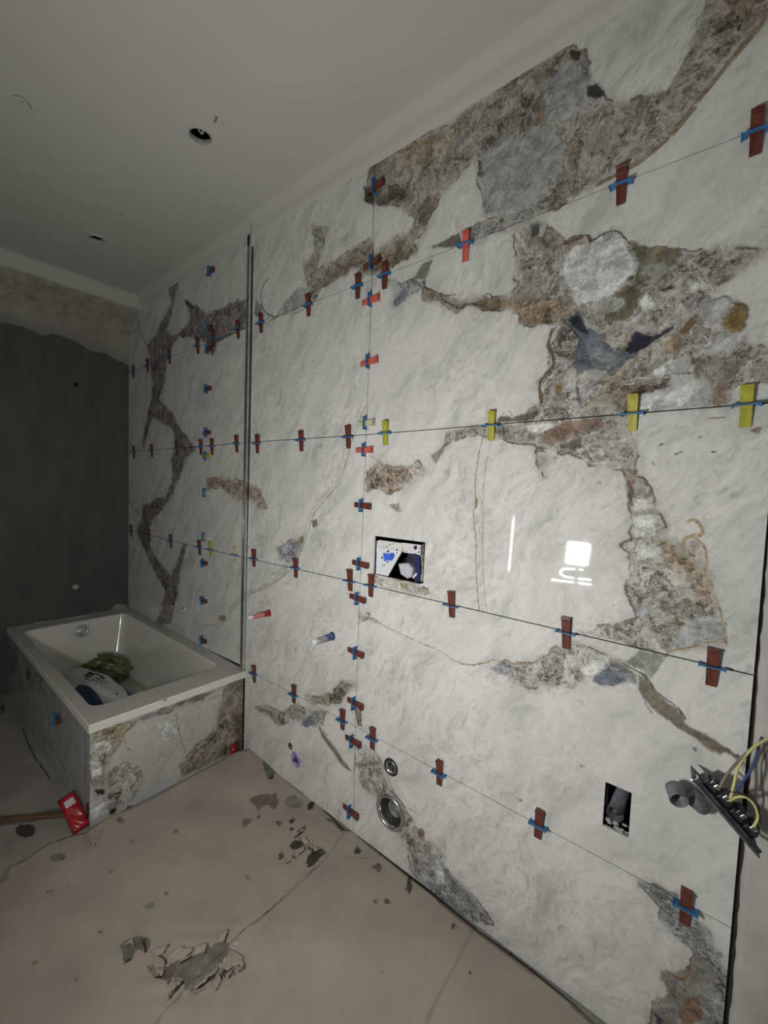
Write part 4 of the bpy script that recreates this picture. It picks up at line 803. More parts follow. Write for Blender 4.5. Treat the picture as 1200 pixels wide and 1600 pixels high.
# ------------------------------------------------------------------ ceiling, floor, other walls
mapC = lambda px, py: tuple(hit(px, py, 2, ZCE)[:2])
h1 = mapC(313, 209); h2 = mapC(151, 371)
ceiling = slab('ceiling', bq(-2.2, .1, -.95, YB), lambda a, b, d: (a, b, ZCE-d), None, m_white_paint, None, step=.2, thick=-.012, rounds=[(*h1, .039), (*h2, .037)], inset=0)
tag(ceiling, 'matt white plasterboard ceiling with two round downlight cut-outs', kind='structure')
for hh, r_ in ((h1, .039), (h2, .037)):
    bm = bmesh.new(); lathe(bm, [(r_, .0), (r_, .009)], Matrix.Translation((*hh, ZCE)), 32); bm_obj('cutout_edge', bm, simple('chalky_board_edge', (.4, .39, .36), .95, var=.5, sc=120), ceiling, True)
    bm = bmesh.new(); lathe(bm, [(.0001, .16), (.13, .16), (.13, .0085), (r_+.0005, .0085)], Matrix.Translation((*hh, ZCE)), 32); bm_obj('dark_void', bm, m_dark, ceiling)
    bm = bmesh.new(); tube(bm, smooth_pts([(hh[0]-.01, hh[1]+.02, ZCE+.15), (hh[0]+.01, hh[1], ZCE+.05), (hh[0]+.015, hh[1]+.02, ZCE+.02), (hh[0]-.01, hh[1]+.03, ZCE+.06)], 5), .004, 8); bm_obj('loose_cable', bm, m_plaster, ceiling, True)
def ceil_mark(pts, r, mat):
    bm = bmesh.new(); tube(bm, smooth_pts([Vector((*mapC(*p), ZCE)) for p in pts], 4), r, 6); bm_obj('paint_scratch', bm, mat, ceiling)
m_scr = simple('scratch_grey', (.22, .21, .19), .9)
ceil_mark([(19, 150), (32, 150), (44, 160), (49, 171)], .0016, m_scr); ceil_mark([(34, 157), (36, 163)], .0013, m_scr)
ceil_mark([(335, 190), (338, 186), (336, 182)], .0035, m_scr); ceil_mark([(338, 186), (341, 182)], .0015, m_scr); ceil_mark([(346, 192), (352, 197)], .0010, m_scr); ceil_mark([(188, 333), (188.5, 335)], .003, m_scr); ceil_mark([(597, 225), (597, 233)], .002, m_scr)

g = N('floor_tile'); P = g.co()
fc = g.ramp(g.noise(P, 5, 7, .6, .3), [(.3, (.30, .29, .27)), (.7, (.46, .45, .42))])
fc = painted_layers(g, fc, brec=False, pw=.03, vw=.012)
m_floor = g.fin(fc, .32)
mapF = lambda px, py: tuple(hit(px, py, 2, 0)[:2])
bm = bmesh.new(); box(bm, (-2.25, -.95, -.05), (.1, YB+.1, -.010)); floor = bm_obj('floor', bm, m_adh); tag(floor, 'grey floor, tiled beside the bath and covered with cardboard elsewhere', kind='structure')
yj = mapF(0, 1179)[1]
kk2 = (0, 920, 2.857)
FF = [('p', [mapF(*p) for p in K(*kk2, [(65, 1080), (90, 1050), (130, 1048), (160, 1075), (150, 1105), (110, 1115), (75, 1100)])], (.10, .09, .065)),
      ('v', [mapF(*p) for p in K(*kk2, [(0, 1035), (100, 1028), (250, 1000)])], .028, (.17, .155, .13)),  # batten's shadow, painted as a wide dark band on the floor
      ('v', [mapF(*p) for p in K(*kk2, [(0, 822), (80, 800), (190, 768)])], .0015, (.15, .145, .13)),
      ('v', [mapF(*p) for p in K(*kk2, [(100, 620), (125, 690), (160, 760), (225, 850)])], .004, (.08, .08, .08)),
      ('v', [mapF(*p) for p in K(*kk2, [(20, 300), (30, 380), (60, 450)])], .01, (.22, .22, .23)),
      ('p', [mapF(*p) for p in K(*kk2, [(0, 500), (25, 520), (20, 555), (0, 560)])], (.16, .16, .17)),
      ('p', [mapF(*p) for p in K(*kk2, [(235, 1072), (245, 1070), (242, 1082)])], (.06, .05, .04))]
ys = [yj-.6*4, yj-.6*3, yj-1.2, yj-.6, yj, yj+.6, YB]; ys = [-.3]+[y for y in ys if y > -.2]
xs_ = [-2.2, -1.35, -.15, XA]
for i in range(len(ys)-1):
    for j in range(3):
        slab('tile', bq(xs_[j], xs_[j+1], ys[i], ys[i+1]), lambda a, b, d: (a, b, d), FF, m_floor, floor, step=.02, thick=.009, inset=.0015)
bm = bmesh.new(); box(bm, (-2.3, -.95, -.05), (-2.2, YB+.1, ZCE)); o = bm_obj('wall_left', bm, m_back2); tag(o, 'bare plastered left wall out of view', kind='structure')
bm = bmesh.new(); box(bm, (-2.3, -1.05, -.05), (-1.9, -.95, ZCE)); box(bm, (-1.0, -1.05, -.05), (.12, -.95, ZCE)); box(bm, (-1.9, -1.05, 2.1), (-1.0, -.95, ZCE)); o = bm_obj('wall_front', bm, m_back2); tag(o, 'bare plastered wall with doorway behind the camera', kind='structure')

# ------------------------------------------------------------------ bathtub
YF = 2.025; XW = -.705; ZT = .447
bath = empty('bathtub', (XW/2, (YF+YC)/2, 0)); tag(bath, 'white built-in bathtub with tiled skirt, holding a cement bag', 'bathtub')
def bp(name, bm, mat, sm=False, par=bath): o = bm_obj(name, bm, mat, par, sm); o.location = -Vector(par.location); return o
def rrect(x0, x1, y0, y1, r, z, n=7):
    out = []
    for cx_, cy_, a0 in ((x1-r, y1-r, 0), (x0+r, y1-r, 90), (x0+r, y0+r, 180), (x1-r, y0+r, 270)):
        for k in range(n+1): a = math.radians(a0+90*k/n); out.append((cx_+r*math.cos(a), cy_+r*math.sin(a), z))
    return out
ox0, ox1, oy0, oy1 = XW-.006, XA-.003, YF-.012, YC-.004
ix0, ix1, iy0, iy1 = XW+.052, -.062, YF+.145, YC-.165
def loft(rings, close=False):
    bm = bmesh.new(); R_ = [[bm.verts.new(p) for p in r] for r in rings]; n = len(R_[0])
    for a, b in zip(R_[:-1], R_[1:]):
        for k in range(n): bm.faces.new((a[k], a[(k+1) % n], b[(k+1) % n], b[k]))
    if close: bm.faces.new(R_[-1])
    return bm
bm = loft([rrect(ox0, ox1, oy0, oy1, .004, ZT-.036), rrect(ox0, ox1, oy0, oy1, .005, ZT-.004), rrect(ox0+.003, ox1-.003, oy0+.003, oy1-.003, .006, ZT), rrect(ix0-.012, ix1+.012, iy0-.012, iy1+.012, .055, ZT), rrect(ix0-.004, ix1+.004, iy0-.004, iy1+.004, .048, ZT-.003), rrect(ix0, ix1, iy0, iy1, .045, ZT-.010)])
bp('rim', bm, m_rim, False)
bm = loft([rrect(ix0, ix1, iy0, iy1, .045, ZT-.010), rrect(ix0+.012, ix1-.012, iy0+.03, iy1-.02, .05, ZT-.10), rrect(ix0+.028, ix1-.028, iy0+.09, iy1-.05, .07, ZT-.26), rrect(ix0+.05, ix1-.05, iy0+.13, iy1-.075, .08, ZT-.345), rrect(ix0+.085, ix1-.085, iy0+.18, iy1-.11, .08, ZT-.375)], True)
o = bp('basin', bm, m_basin, True)
# front panel painted stone
mapP = lambda px, py: tuple(hit(px, py, 1, YF)[[0, 2]])
PF = [('b', [(410, 640), (480, 600), (560, 600), (700, 545), (840, 490), (960, 455), (900, 490), (800, 525), (720, 565), (620, 590), (560, 640), (540, 700), (500, 740), (480, 800), (470, 900), (408, 880)], (1.05, 1.0, .92)),
      ('t', [(430, 640), (560, 600), (640, 590), (560, 640), (500, 690)], (.85, .78, .6)), ('t', [(640, 570), (760, 525), (860, 490), (840, 520), (700, 570)], (.55, .55, .58)),
      ('b', [(1010, 440), (1090, 390), (1090, 720), (1000, 745), (900, 790), (820, 840), (800, 790), (880, 700), (960, 630), (970, 580)], (.72, .68, .60)), ('t', [(1030, 540), (1090, 560), (1090, 700), (1040, 650)], (.4, .33, .28)),
      ('p', [(970, 570), (1000, 540), (1030, 470), (1050, 500), (1000, 600), (970, 610)], (.42, .36, .24)), ('p', [(868, 475), (965, 457), (900, 490), (866, 502)], (.30, .25, .21)),
      ('b', [(470, 820), (560, 760), (620, 800), (600, 900), (520, 980), (460, 980), (470, 900)], (1.0, .98, .94)), ('p', [(410, 885), (430, 895), (475, 890), (470, 920), (430, 922)], (.03, .03, .035)),
      ('p', [(600, 825), (632, 805), (640, 840), (612, 852)], (.46, .34, .24)), ('p', [(425, 690), (470, 680), (500, 700), (480, 730), (430, 740)], (.68, .69, .68)), ('p', [(410, 770), (450, 770), (455, 830), (412, 835)], (.68, .69, .68)), ('p', [(402, 920), (450, 930), (480, 990), (402, 1040)], (.62, .63, .63)),
      ('p', [(485, 995), (520, 978), (515, 1000), (490, 1010)], (.04, .04, .04)), ('p', [(560, 990), (570, 970), (610, 965), (600, 990)], (.12, .12, .10)),
      ('v', [(785, 560), (800, 640), (825, 720), (830, 730)], .002, (.36, .31, .24)), ('v', [(590, 930), (640, 850), (600, 870)], .003, (.35, .33, .28)), ('v', [(860, 520), (1000, 470), (1085, 420)], .002, (.4, .38, .34)),
      ('p', [(570, 900), (650, 860), (610, 930), (540, 985)], (.45, .46, .45)), ('p', [(700, 600), (780, 580), (790, 640), (740, 680)], (.60, .61, .61)), ('v', [(550, 640), (560, 700), (600, 740), (560, 780)], .003, (.5, .49, .46))]
PF = [(f[0], [mapP(*p) for p in K(*kk2, f[1])], *f[2:]) for f in PF]
slab('front_tile', bq(XW, -.002, .004, ZT-.034), lambda a, b, d: (a+.0-bath.location.x, YF-d-bath.location.y, b), PF, m_marble2, bath, step=.007, thick=.009, inset=.0005)
mapS = lambda px, py: tuple(hit(px, py, 0, XW)[1:])
SF = [('b', [(30, 250), (75, 270), (80, 330), (60, 390), (20, 360)], (.7, .72, .78)), ('v', [(200, 440), (215, 560), (225, 680), (232, 770)], .008, (.22, .22, .24)), ('v', [(380, 640), (385, 760), (382, 860)], .006, (.25, .25, .26)), ('v', [(330, 640), (300, 720), (320, 820), (300, 870)], .004, (.35, .35, .36)),
      ('p', [(115, 370), (130, 350), (140, 380), (125, 420)], (.16, .16, .18)), ('v', [(60, 300), (90, 420), (110, 560)], .010, (.30, .30, .33)), ('v', [(130, 440), (160, 380), (190, 400), (170, 470)], .01, (.30, .30, .33)), ('p', [(384, 960), (397, 950), (397, 1030), (388, 1010)], (.14, .08, .05)), ('v', [(170, 320), (180, 420), (195, 470)], .012, (.28, .28, .30))]
SF = [(f[0], [mapS(*p) for p in K(*kk2, f[1])], *f[2:]) for f in SF]
m_marble3 = marble('onyx_marble_side', rot=0, dark=.62)
ysj = hit(89, 1122, 0, XW)[1]
for a0, a1 in ((YF, ysj), (ysj, ysj+.6), (ysj+.6, YC-.003)):
    slab('side_tile', bq(a0, a1, .004, ZT-.034), lambda a, b, d: (XW-d+.0001-bath.location.x, a-bath.location.y, b), SF, m_marble3, bath, step=.010, thick=.009, inset=.0008)
# overflow
oc = hit(128, 986, 1, iy1-.028); OM = frame((oc[0], iy1-.030, oc[2]), (1, 0, 0), (0, .2, 1), (0, -1, .15))
bm = bmesh.new(); lathe(bm, [(.040, -.006), (.040, .004), (.037, .007), (.031, .005), (.028, .004), (.027, .007), (.015, .009), (.0001, .009)], OM, 32); bp('overflow_cover', bm, simple('filmed_chrome', (.6, .6, .6), .2, .5, var=.2, sc=80), True)
# bolt hole at the far side
bm = bmesh.new(); lathe(bm, [(.006, 0), (.005, .003), (.0001, .004)], Matrix.Translation(hv(240, 994, 0, ix1-.012)) @ Matrix.Rotation(-math.pi/2, 4, 'Y'), 14); bp('screw_cap', bm, m_wplastic, True)
# mortar on the rim
def lump(px, py, z, s, label, flat_=.5):
    p = hv(px, py, 2, z); bm = bmesh.new(); bmesh.ops.create_icosphere(bm, subdivisions=3, radius=1)
    for v in bm.verts:
        n_ = math.sin(v.co.x*5+px)*.15+math.sin(v.co.y*7+py)*.12+math.sin(v.co.z*9)*.1; v.co *= (1+n_); v.co.x *= s[0]; v.co.y *= s[1]; v.co.z = max(v.co.z, -.3)*s[2]
    o = bm_obj('mortar_lump', bm, m_rough, None, True); o.location = p+Vector((0, 0, s[2]*.3)); tag(o, label, 'mortar', 'mortar left on the bath rim'); return o
lump(185, 951, ZT, (.05, .03, .028), 'jagged mortar lump in the far corner of the bath rim')
lump(165, 952, ZT, (.07, .02, .016), 'long low mortar ridge along the back of the bath rim')
lump(66, 980, ZT, (.014, .009, .007), 'pale mortar crumb near the far left rim corner'); lump(60, 973, ZT, (.03, .012, .006), 'flat mortar smear at the far left of the rim')
lump(257, 1095, ZT, (.007, .006, .004), 'tiny plaster crumb on the front rim of the bath')
lump(120, 965, ZT, (.09, .012, .007), 'thin mortar line between the bath rim and the dark wall')

# ------------------------------------------------------------------ things in the bath
zt = .30
kb = (90, 1000, 8.571)
BQ = lambda x, y, z=zt: Vector(hit(*K(*kb, [(x, y)])[0], 2, z))
e0 = BQ(165, 365); e1 = BQ(830, 800); ax = (e1-e0); Lb = ax.length+.05; ax.z = 0; ax.normalize(); ay = Vector((-ax.y, ax.x, 0))
wA = BQ(300, 640); wB = BQ(600, 440); Wb = abs((wB-wA).dot(ay))+.10
bc = (e0+e1)/2; bc = bc + ay*(((wA+wB)/2-bc).dot(ay)-.02)*1.0; bc.z = .205
gb = N('cement_bag_paper'); P = gb.co()
zc_ = gb.n('ShaderNodeSeparateXYZ', ins={0: P})
white_ = gb.ramp(gb.noise(P, 18, 6), [(.3, (.50, .51, .52)), (.7, (.64, .65, .66))])
edge = gb.math('ADD', zc_.outputs[2], gb.math('MULTIPLY', gb.math('ADD', zc_.outputs[0], .0), -.10))
bl = gb.math('SUBTRACT', 1, gb.step(edge, -.03, -.025))
colb = gb.mix(bl, white_, gb.ramp(gb.noise(P, 25, 5), [(.3, (.015, .06, .17)), (.7, (.03, .11, .28))]))
sp_ = gb.attr('patch'); colb = gb.mix(gb.step(sp_, -.0006, .0006), colb, gb.attr('pc', 'Color')); sv_ = gb.math('ADD', gb.math('SUBTRACT', gb.n('ShaderNodeVectorMath', operation='LENGTH', ins={0: gb.attr('vo', 'Vector')}).outputs['Value'], gb.attr('vhw')), gb.step(gb.attr('vein'), .009, .012)); colb = gb.mix(gb.math('SUBTRACT', 1, gb.step(sv_, -.0006, .0006)), colb, gb.attr('vc', 'Color'))
gb.bump(gb.noise(gb.map(P, (0, 0, .5), (1, 3, 1)), 14, 4), .35, .01); m_bag = gb.fin(colb, .42)
nu, nv = 150, 90; verts = []; V2 = []
hx, hy, hz = Lb/2, Wb/2, .10
print('BAG', bc, Lb, Wb, ax, ay)
for s in (1, -1):
    for j in range(nv+1):
        for i in range(nu+1):
            u_ = -1+2*i/nu; v_ = -1+2*j/nv
            fx = hx*(u_ if abs(u_) < 1 else u_); th = (max(0, 1-abs(u_)**9)*max(0, 1-abs(v_)**4.5))**.5
            wob = .006*math.sin(u_*7+v_*3)+.004*math.sin(u_*3-v_*9+1)
            tap = 1-.16*max(0, -u_-.55)/.45*(v_**2)
            x_ = hx*u_*(1-.05*v_*v_); y_ = hy*v_*(1-.06*u_*u_)*tap
            z_ = s*(hz*th*(1+.10*math.cos(u_*3))) + (wob*th if s > 0 else 0)
            verts.append((x_, y_, max(z_, -.09)))
            wp = bc+ax*x_+ay*y_; V2.append((wp.x, wp.y))
fs = []
for s in (0, 1):
    o_ = s*(nu+1)*(nv+1)
    for j in range(nv):
        for i in range(nu):
            q = (o_+j*(nu+1)+i, o_+j*(nu+1)+i+1, o_+(j+1)*(nu+1)+i+1, o_+(j+1)*(nu+1)+i); fs.append(q if s == 0 else q[::-1])
me = bpy.data.meshes.new('cement_bag'); me.from_pydata(verts, [], fs)
zl = bc.z+hz*.95
BL = lambda pts: [tuple(hit(*p, 2, zl)[:2]) for p in K(*kb, pts)]
kc = (.012, .013, .015)
LG = [('p', BL([(285, 605), (360, 625), (440, 670), (560, 760), (640, 850), (655, 940), (600, 1000), (380, 980), (200, 700)]), (.03, .10, .26)), ('p', BL([(760, 500), (880, 575), (1040, 700), (1100, 800), (985, 800), (970, 745), (900, 650)]), (.04, .12, .30)), ('p', BL([(340, 485), (440, 425), (500, 480), (400, 520)]), kc), ('v', BL([(500, 470), (620, 550)]), .004, kc), ('v', BL([(375, 520), (385, 555), (460, 590)]), .0045, kc), ('v', BL([(400, 520), (500, 480), (530, 465)]), .002, kc),
      ('v', BL([(480, 540), (470, 575), (545, 590), (565, 555)]), .0022, kc), ('v', BL([(510, 540), (560, 545), (620, 555)]), .003, kc), ('v', BL([(525, 560), (545, 575), (570, 580)]), .003, kc), ('v', BL([(610, 570), (590, 600), (570, 625), (600, 620), (640, 610), (690, 600)]), .002, kc), ('v', BL([(620, 560), (640, 590), (670, 570), (690, 590), (720, 580)]), .0016, kc), ('v', BL([(500, 600), (530, 625), (520, 645)]), .0016, kc), ('v', BL([(640, 545), (690, 555)]), .001, kc),
      ('p', BL([(780, 710), (795, 698), (812, 712), (800, 732), (785, 728)]), kc), ('v', BL([(385, 500), (400, 480)]), .0012, (.5, .5, .5)), ('v', BL([(405, 490), (425, 470), (430, 490)]), .0012, (.5, .5, .5)), ('v', BL([(435, 475), (455, 460)]), .0012, (.5, .5, .5))]
set_attrs(me, np.array(V2), LG)
for p in me.polygons: p.use_smooth = True
bag = mesh_obj('cement_bag', me, m_bag); bag.matrix_world = frame(bc, ax, ay, (0, 0, 1)) @ Matrix.Rotation(0.0, 4, 'X')
tag(bag, 'white and blue paper cement bag with black print lying in the bath', 'bag')
# green plastic bag
gc = Vector(hit(162, 1045, 2, .17)); bm = bmesh.new(); bmesh.ops.create_icosphere(bm, subdivisions=5, radius=1)
for v in bm.verts:
    c = v.co.copy(); n_ = .22*abs(math.sin(c.x*3.1+c.y*4.7+.5))+.18*abs(math.sin(c.y*6.3-c.z*5+1))+.12*abs(math.sin(c.x*9+c.z*7))+.05*math.sin(c.y*23+c.x*19)
    v.co = c*(.78+n_); v.co.x *= .13; v.co.y *= .105; v.co.z = max(v.co.z*.085, -.07)
gg = N('green_plastic_film'); P = gg.co()
m_green = gg.fin(gg.ramp(gg.noise(P, 20, 5), [(.3, (.06, .085, .025)), (.55, (.17, .215, .075)), (.75, (.33, .38, .19))]), .3, Transmission_Weight=.15)
o = bm_obj('plastic_bag', bm, m_green, None, True); o.location = (gc.x, gc.y, .145); tag(o, 'crumpled green plastic bag behind the cement bag in the bath', 'bag')
gl = N('clear_film'); m_film = gl.fin((.62, .64, .60), .25, Transmission_Weight=.75)
bm = bmesh.new()
for k in range(5):
    a = k*.5-.6; P3 = [Vector((.0, .0, .02)), Vector((.05*math.cos(a), .05*math.sin(a), .06)), Vector((.10*math.cos(a), .09*math.sin(a), .02+.01*k))]
    wd = Vector((-math.sin(a), math.cos(a), .3))*.016; pv = [(bm.verts.new(p-wd), bm.verts.new(p+wd)) for p in smooth_pts(P3, 4)]
    for a_, b_ in zip(pv[:-1], pv[1:]): bm.faces.new((a_[0], a_[1], b_[1], b_[0]))
o = bm_obj('bag_knot', bm, m_green, None, True); bpy.data.objects['plastic_bag']; o.parent = bpy.data.objects['plastic_bag']; o.location = (-.02, -.02, .055)
r = place_clip(tuple(hit(155, 1041, 2, .222)), (1, 0, 0), (0, -.7, .7), (0, -.7, -.7), 'brown', 'brown wedge dropped on the green bag in the bath', 'loose wedges around the bath')
for ch in list(r.children):
    if ch.name.startswith('clip'): bpy.data.objects.remove(ch)
# clips on the bath side panel
for (px, py, lab) in ((89, 1122, 'blue clip and brown wedge halfway up the joint of the bath side panel'), (84, 1224, 'blue clip and brown wedge at the foot of the bath side panel')):
    p = hit(px, py, 0, XW-.012); r = place_clip((XW-.0085, p[1], p[2]), (0, 0, -1), (0, -1, 0), (-1, 0, 0), 'brown', lab, 'levelling clips on the bath side panel')
# red packet leaning on the side panel corner
pa = Vector(hit(103, 1243, 0, XW-.05)); pb_ = Vector(hit(128, 1296, 2, .008)); print('PK', pa, pb_); 
t = empty('red_packet', pb_.copy()); tag(t, 'red plastic packet with white label leaning at the bath corner', 'packet')
dz = (pa-pb_); Lp = dz.length; dz.normalize(); toC = (Vector(CAM)-pb_).normalized(); px_ = dz.cross(toC).normalized(); pn = px_.cross(dz)
PM = frame((0, 0, 0), px_, dz, pn)
bm = bmesh.new(); bmesh.ops.create_grid(bm, x_segments=10, y_segments=20, size=.5)
r2 = bmesh.ops.duplicate(bm, geom=bm.verts[:]+bm.edges[:]+bm.faces[:]); dup_ = {v for v in r2['geom'] if isinstance(v, bmesh.types.BMVert)}
for v in bm.verts:
    s = -1 if v in dup_ else 1; e = max(0, (1-(abs(v.co.x)*2)**4)*(1-(abs(v.co.y)*2)**6))**.5
    v.co = Vector((v.co.x*.062, (v.co.y+.5)*Lp, s*(.013*e*(1+.25*math.sin(v.co.y*17+v.co.x*9)))))
bmesh.ops.remove_doubles(bm, verts=bm.verts, dist=.00005); bmesh.ops.transform(bm, matrix=PM, verts=bm.verts); bm_obj('film', bm, m_red, t, True)
bm = bmesh.new(); box(bm, (-.016, Lp*.66, .0125), (.018, Lp*.84, .0165), .001); bmesh.ops.transform(bm, matrix=PM, verts=bm.verts); bm_obj('white_label', bm, simple('dull_white_label', (.6, .55, .58), .4), t)
# red wedge pack at the foot of the front panel, by the wall
pz = hit(364, 1172, 1, YF-.02); t = empty('red_spacer', (pz[0], YF-.018, .0)); tag(t, 'small red spacer standing against the bath front near the wall', 'spacer')
bm = bmesh.new(); box(bm, (-.014, -.006, .006), (.010, .006, .074), .003); bm_obj('body', bm, m_red, t)
bm = bmesh.new(); box(bm, (-.008, -.009, .022), (.004, -.006, .030), .001); box(bm, (-.008, -.009, .046), (.004, -.006, .054), .001); bm_obj('ribs', bm, m_pink, t)
bm = bmesh.new(); box(bm, (.012, -.004, .004), (.034, .008, .082), .002); bm_obj('brown_backing', bm, m_wbrown, t)
# stick on the floor
a_ = Vector(hit(-60, 1284, 2, .008)); b_ = Vector(hit(104, 1273, 2, .008)); a_.z = b_.z = .009
d_ = (b_-a_); Lk = d_.length; d_.normalize(); bm = bmesh.new(); box(bm, (-Lk/2, -.009, -.0085), (Lk/2, .009, .008), .001); st_ = bm_obj('wooden_batten', bm, m_wood); st_.matrix_world = frame((a_+b_)/2, d_, Vector((0, 0, 1)).cross(d_), (0, 0, 1)); tag(st_, 'thin brown wooden batten lying on the floor left of the bath', 'batten')

# ------------------------------------------------------------------ cardboard on the floor
zc_base = .014
mapK = lambda px, py: tuple(hit(px, py, 2, .022)[:2])
edgeL = [(-150, 1440), (-60, 1400), (10, 1372), (14, 1352), (40, 1343), (75, 1318), (100, 1308), (140, 1297), (175, 1277), (215, 1259), (255, 1238), (300, 1215), (335, 1197), (365, 1181), (385, 1176), (405, 1176)]
edgeR = [(420, 1190), (431, 1203), (440, 1211), (458, 1226), (470, 1236), (492, 1247), (502, 1256), (516, 1271), (526, 1283), (538, 1294), (552, 1294), (565, 1306), (590, 1326), (615, 1348), (640, 1370), (680, 1402), (740, 1450), (790, 1488), (840, 1524), (890, 1562), (935, 1604), (1010, 1680)]
seam1 = [(538, 1294), (512, 1333), (498, 1350), (470, 1378), (420, 1420), (372, 1459), (345, 1490), (300, 1535), (250, 1590), (210, 1640), (160, 1720)]
seam2 = [(740, 1452), (727, 1478), (710, 1510), (690, 1545), (668, 1592), (640, 1650), (610, 1720)]
PE = [mapK(*p) for p in edgeL]+[mapK(*p) for p in edgeR]
s1 = [mapK(*p) for p in seam1]; s2 = [mapK(*p) for p in seam2]
bot = (-1.05, .2)
iR = edgeR.index((538, 1294)); iR2 = edgeR.index((740, 1450))
er = [mapK(*p) for p in edgeR]; el = [mapK(*p) for p in edgeL]
polyA = el+er[:iR+1]+[(p[0]-.0012, p[1]) for p in s1[1:]]+[(-.9, .6), (-1.08, .6), (-1.09, 1.4)]
polyB = [(p[0]+.0012, p[1]) for p in s1]+[(-.9, .6), (-.75, .35)]+[(p[0]-.001, p[1]) for p in s2[::-1]]+er[iR+1:iR2+1][::-1]
polyC = [(p[0]+.001, p[1]) for p in s2]+[(-.75, .35), (-.2, .1)]+er[iR2+1:][::-1]
kt = (180, 1440, 5.4545); ks = (380, 1160, 6.667); k8c = (0, 1250, 2)
CF_ = []
def smc(pts):
    q = [(a, b, 0) for a, b in pts]; q = q[-2:]+q+q[:3]; r = smooth_pts(q, 3); return [(p.x, p.y) for p in r[6:-6]]
def cp(k, pts, col): CF_.append(('p', [mapK(*p) for p in smc(K(*k, pts))], tuple(.8*c for c in col)))
def cv(k, pts, w_, col): CF_.append(('v', [mapK(*p) for p in K(*k, pts)], w_/1000, col))
dk_ = (.10, .09, .07); md = (.25, .21, .16)
cp(kt, [(520, 400), (650, 330), (760, 290), (800, 240), (940, 180), (985, 230), (930, 340), (865, 380), (850, 450), (700, 590), (620, 600), (560, 540), (520, 480)], (.31, .275, .245))
cp(kt, [(620, 430), (740, 430), (840, 440), (690, 600), (620, 600)], (.37, .34, .31)); cp(kt, [(360, 480), (430, 400), (540, 360), (500, 480), (440, 520)], (.26, .19, .15)); cp(kt, [(450, 520), (500, 500), (490, 590), (455, 620)], (.27, .2, .15))
cp(kt, [(45, 200), (150, 130), (285, 150), (270, 270), (200, 220), (140, 320), (80, 340), (60, 260)], (.27, .25, .20)); cp(kt, [(270, 370), (340, 390), (350, 480), (300, 450)], (.2, .19, .15)); cp(kt, [(760, 360), (850, 350), (840, 420), (780, 420)], (.33, .24, .22))
for pts in ([(340, 265), (420, 250), (460, 215)], [(545, 390), (650, 340), (690, 260)], [(680, 615), (780, 530), (860, 460)], [(460, 680), (500, 630), (580, 550)], [(930, 190), (960, 110)], [(870, 530), (920, 450), (935, 390)], [(240, 150), (262, 260)], [(970, 470), (1010, 400)], [(760, 290), (800, 235)], [(350, 480), (390, 490)], [(130, 310), (80, 340)], [(340, 270), (420, 320), (430, 380)]): cv(kt, pts, 3.2, (.02, .02, .018))
cv(kt, [(930, 340), (980, 250), (1040, 180)], 4, (.55, .50, .44)); cv(kt, [(1090, 350), (1105, 390), (1050, 410)], 2, dk_); cv(kt, [(500, 500), (460, 620)], 2.5, (.5, .44, .37)); cv(kt, [(850, 440), (700, 580)], 3, (.55, .5, .45))
# stains close to the wall
cp(ks, [(70, 560), (190, 520), (330, 540), (370, 620), (320, 680), (270, 620), (200, 640), (150, 700), (140, 640), (80, 600)], (.34, .27, .21))
cp(ks, [(215, 180), (300, 230), (355, 300), (300, 330), (290, 380), (230, 330), (205, 250)], (.27, .27, .23)); cp(ks, [(290, 330), (350, 300), (310, 340), (330, 380), (270, 380)], dk_)
cp(ks, [(480, 560), (520, 540), (560, 560), (540, 590), (500, 590)], (.24, .23, .18)); cp(ks, [(430, 590), (500, 540), (630, 600), (600, 660), (480, 660)], (.38, .36, .30)); cp(ks, [(480, 810), (520, 780), (540, 800), (520, 830), (485, 835)], dk_); cp(ks, [(480, 890), (525, 885), (525, 910), (490, 920)], dk_)
cp(ks, [(335, 800), (400, 810), (405, 840), (380, 860), (350, 840)], md); cp(ks, [(0, 780), (100, 780), (60, 830), (0, 870)], (.34, .3, .24)); cp(ks, [(320, 520), (360, 515), (355, 540), (320, 540)], md); cp(ks, [(158, 285), (182, 280), (180, 305), (160, 302)], dk_); cp(ks, [(130, 440), (150, 440), (145, 460)], dk_); cp(ks, [(200, 425), (220, 422), (215, 435)], dk_)
cp(ks, [(570, 910), (620, 870), (660, 860), (600, 960), (575, 950)], (.2, .18, .14)); cv(ks, [(535, 985), (590, 945), (635, 910)], 3, (.02, .02, .015)); cp(ks, [(485, 1040), (560, 1000), (640, 1050), (600, 1080), (530, 1108), (490, 1090)], (.07, .065, .045)); cv(ks, [(600, 1000), (645, 1070), (640, 1120), (590, 1160)], 2.4, (.03, .03, .02))
cp(ks, [(665, 1190), (720, 1120), (790, 1080), (850, 1140), (800, 1200), (730, 1290), (655, 1290), (650, 1250)], (.085, .085, .06)); cp(ks, [(670, 1050), (760, 1070), (840, 1110), (860, 1150), (720, 1120), (680, 1080)], (.26, .24, .2)); cv(ks, [(665, 1075), (720, 1120)], 2, dk_); cp(ks, [(355, 1180), (390, 1130), (410, 1130), (430, 1190), (380, 1205)], (.16, .16, .12)); cp(ks, [(435, 1250), (490, 1210), (490, 1240), (455, 1262)], dk_); cp(ks, [(500, 1160), (550, 1180), (530, 1215), (505, 1190)], dk_)
cp(ks, [(850, 780), (900, 770), (1010, 830), (1060, 870), (1040, 905), (990, 880), (950, 820)], (.22, .18, .13)); cp(ks, [(680, 625), (740, 590), (760, 580), (715, 670), (680, 675)], (.05, .04, .03)); cp(ks, [(1155, 1090), (1200, 1075), (1200, 1120), (1165, 1120)], dk_); cp(ks, [(140, 745), (180, 735), (165, 765)], md)
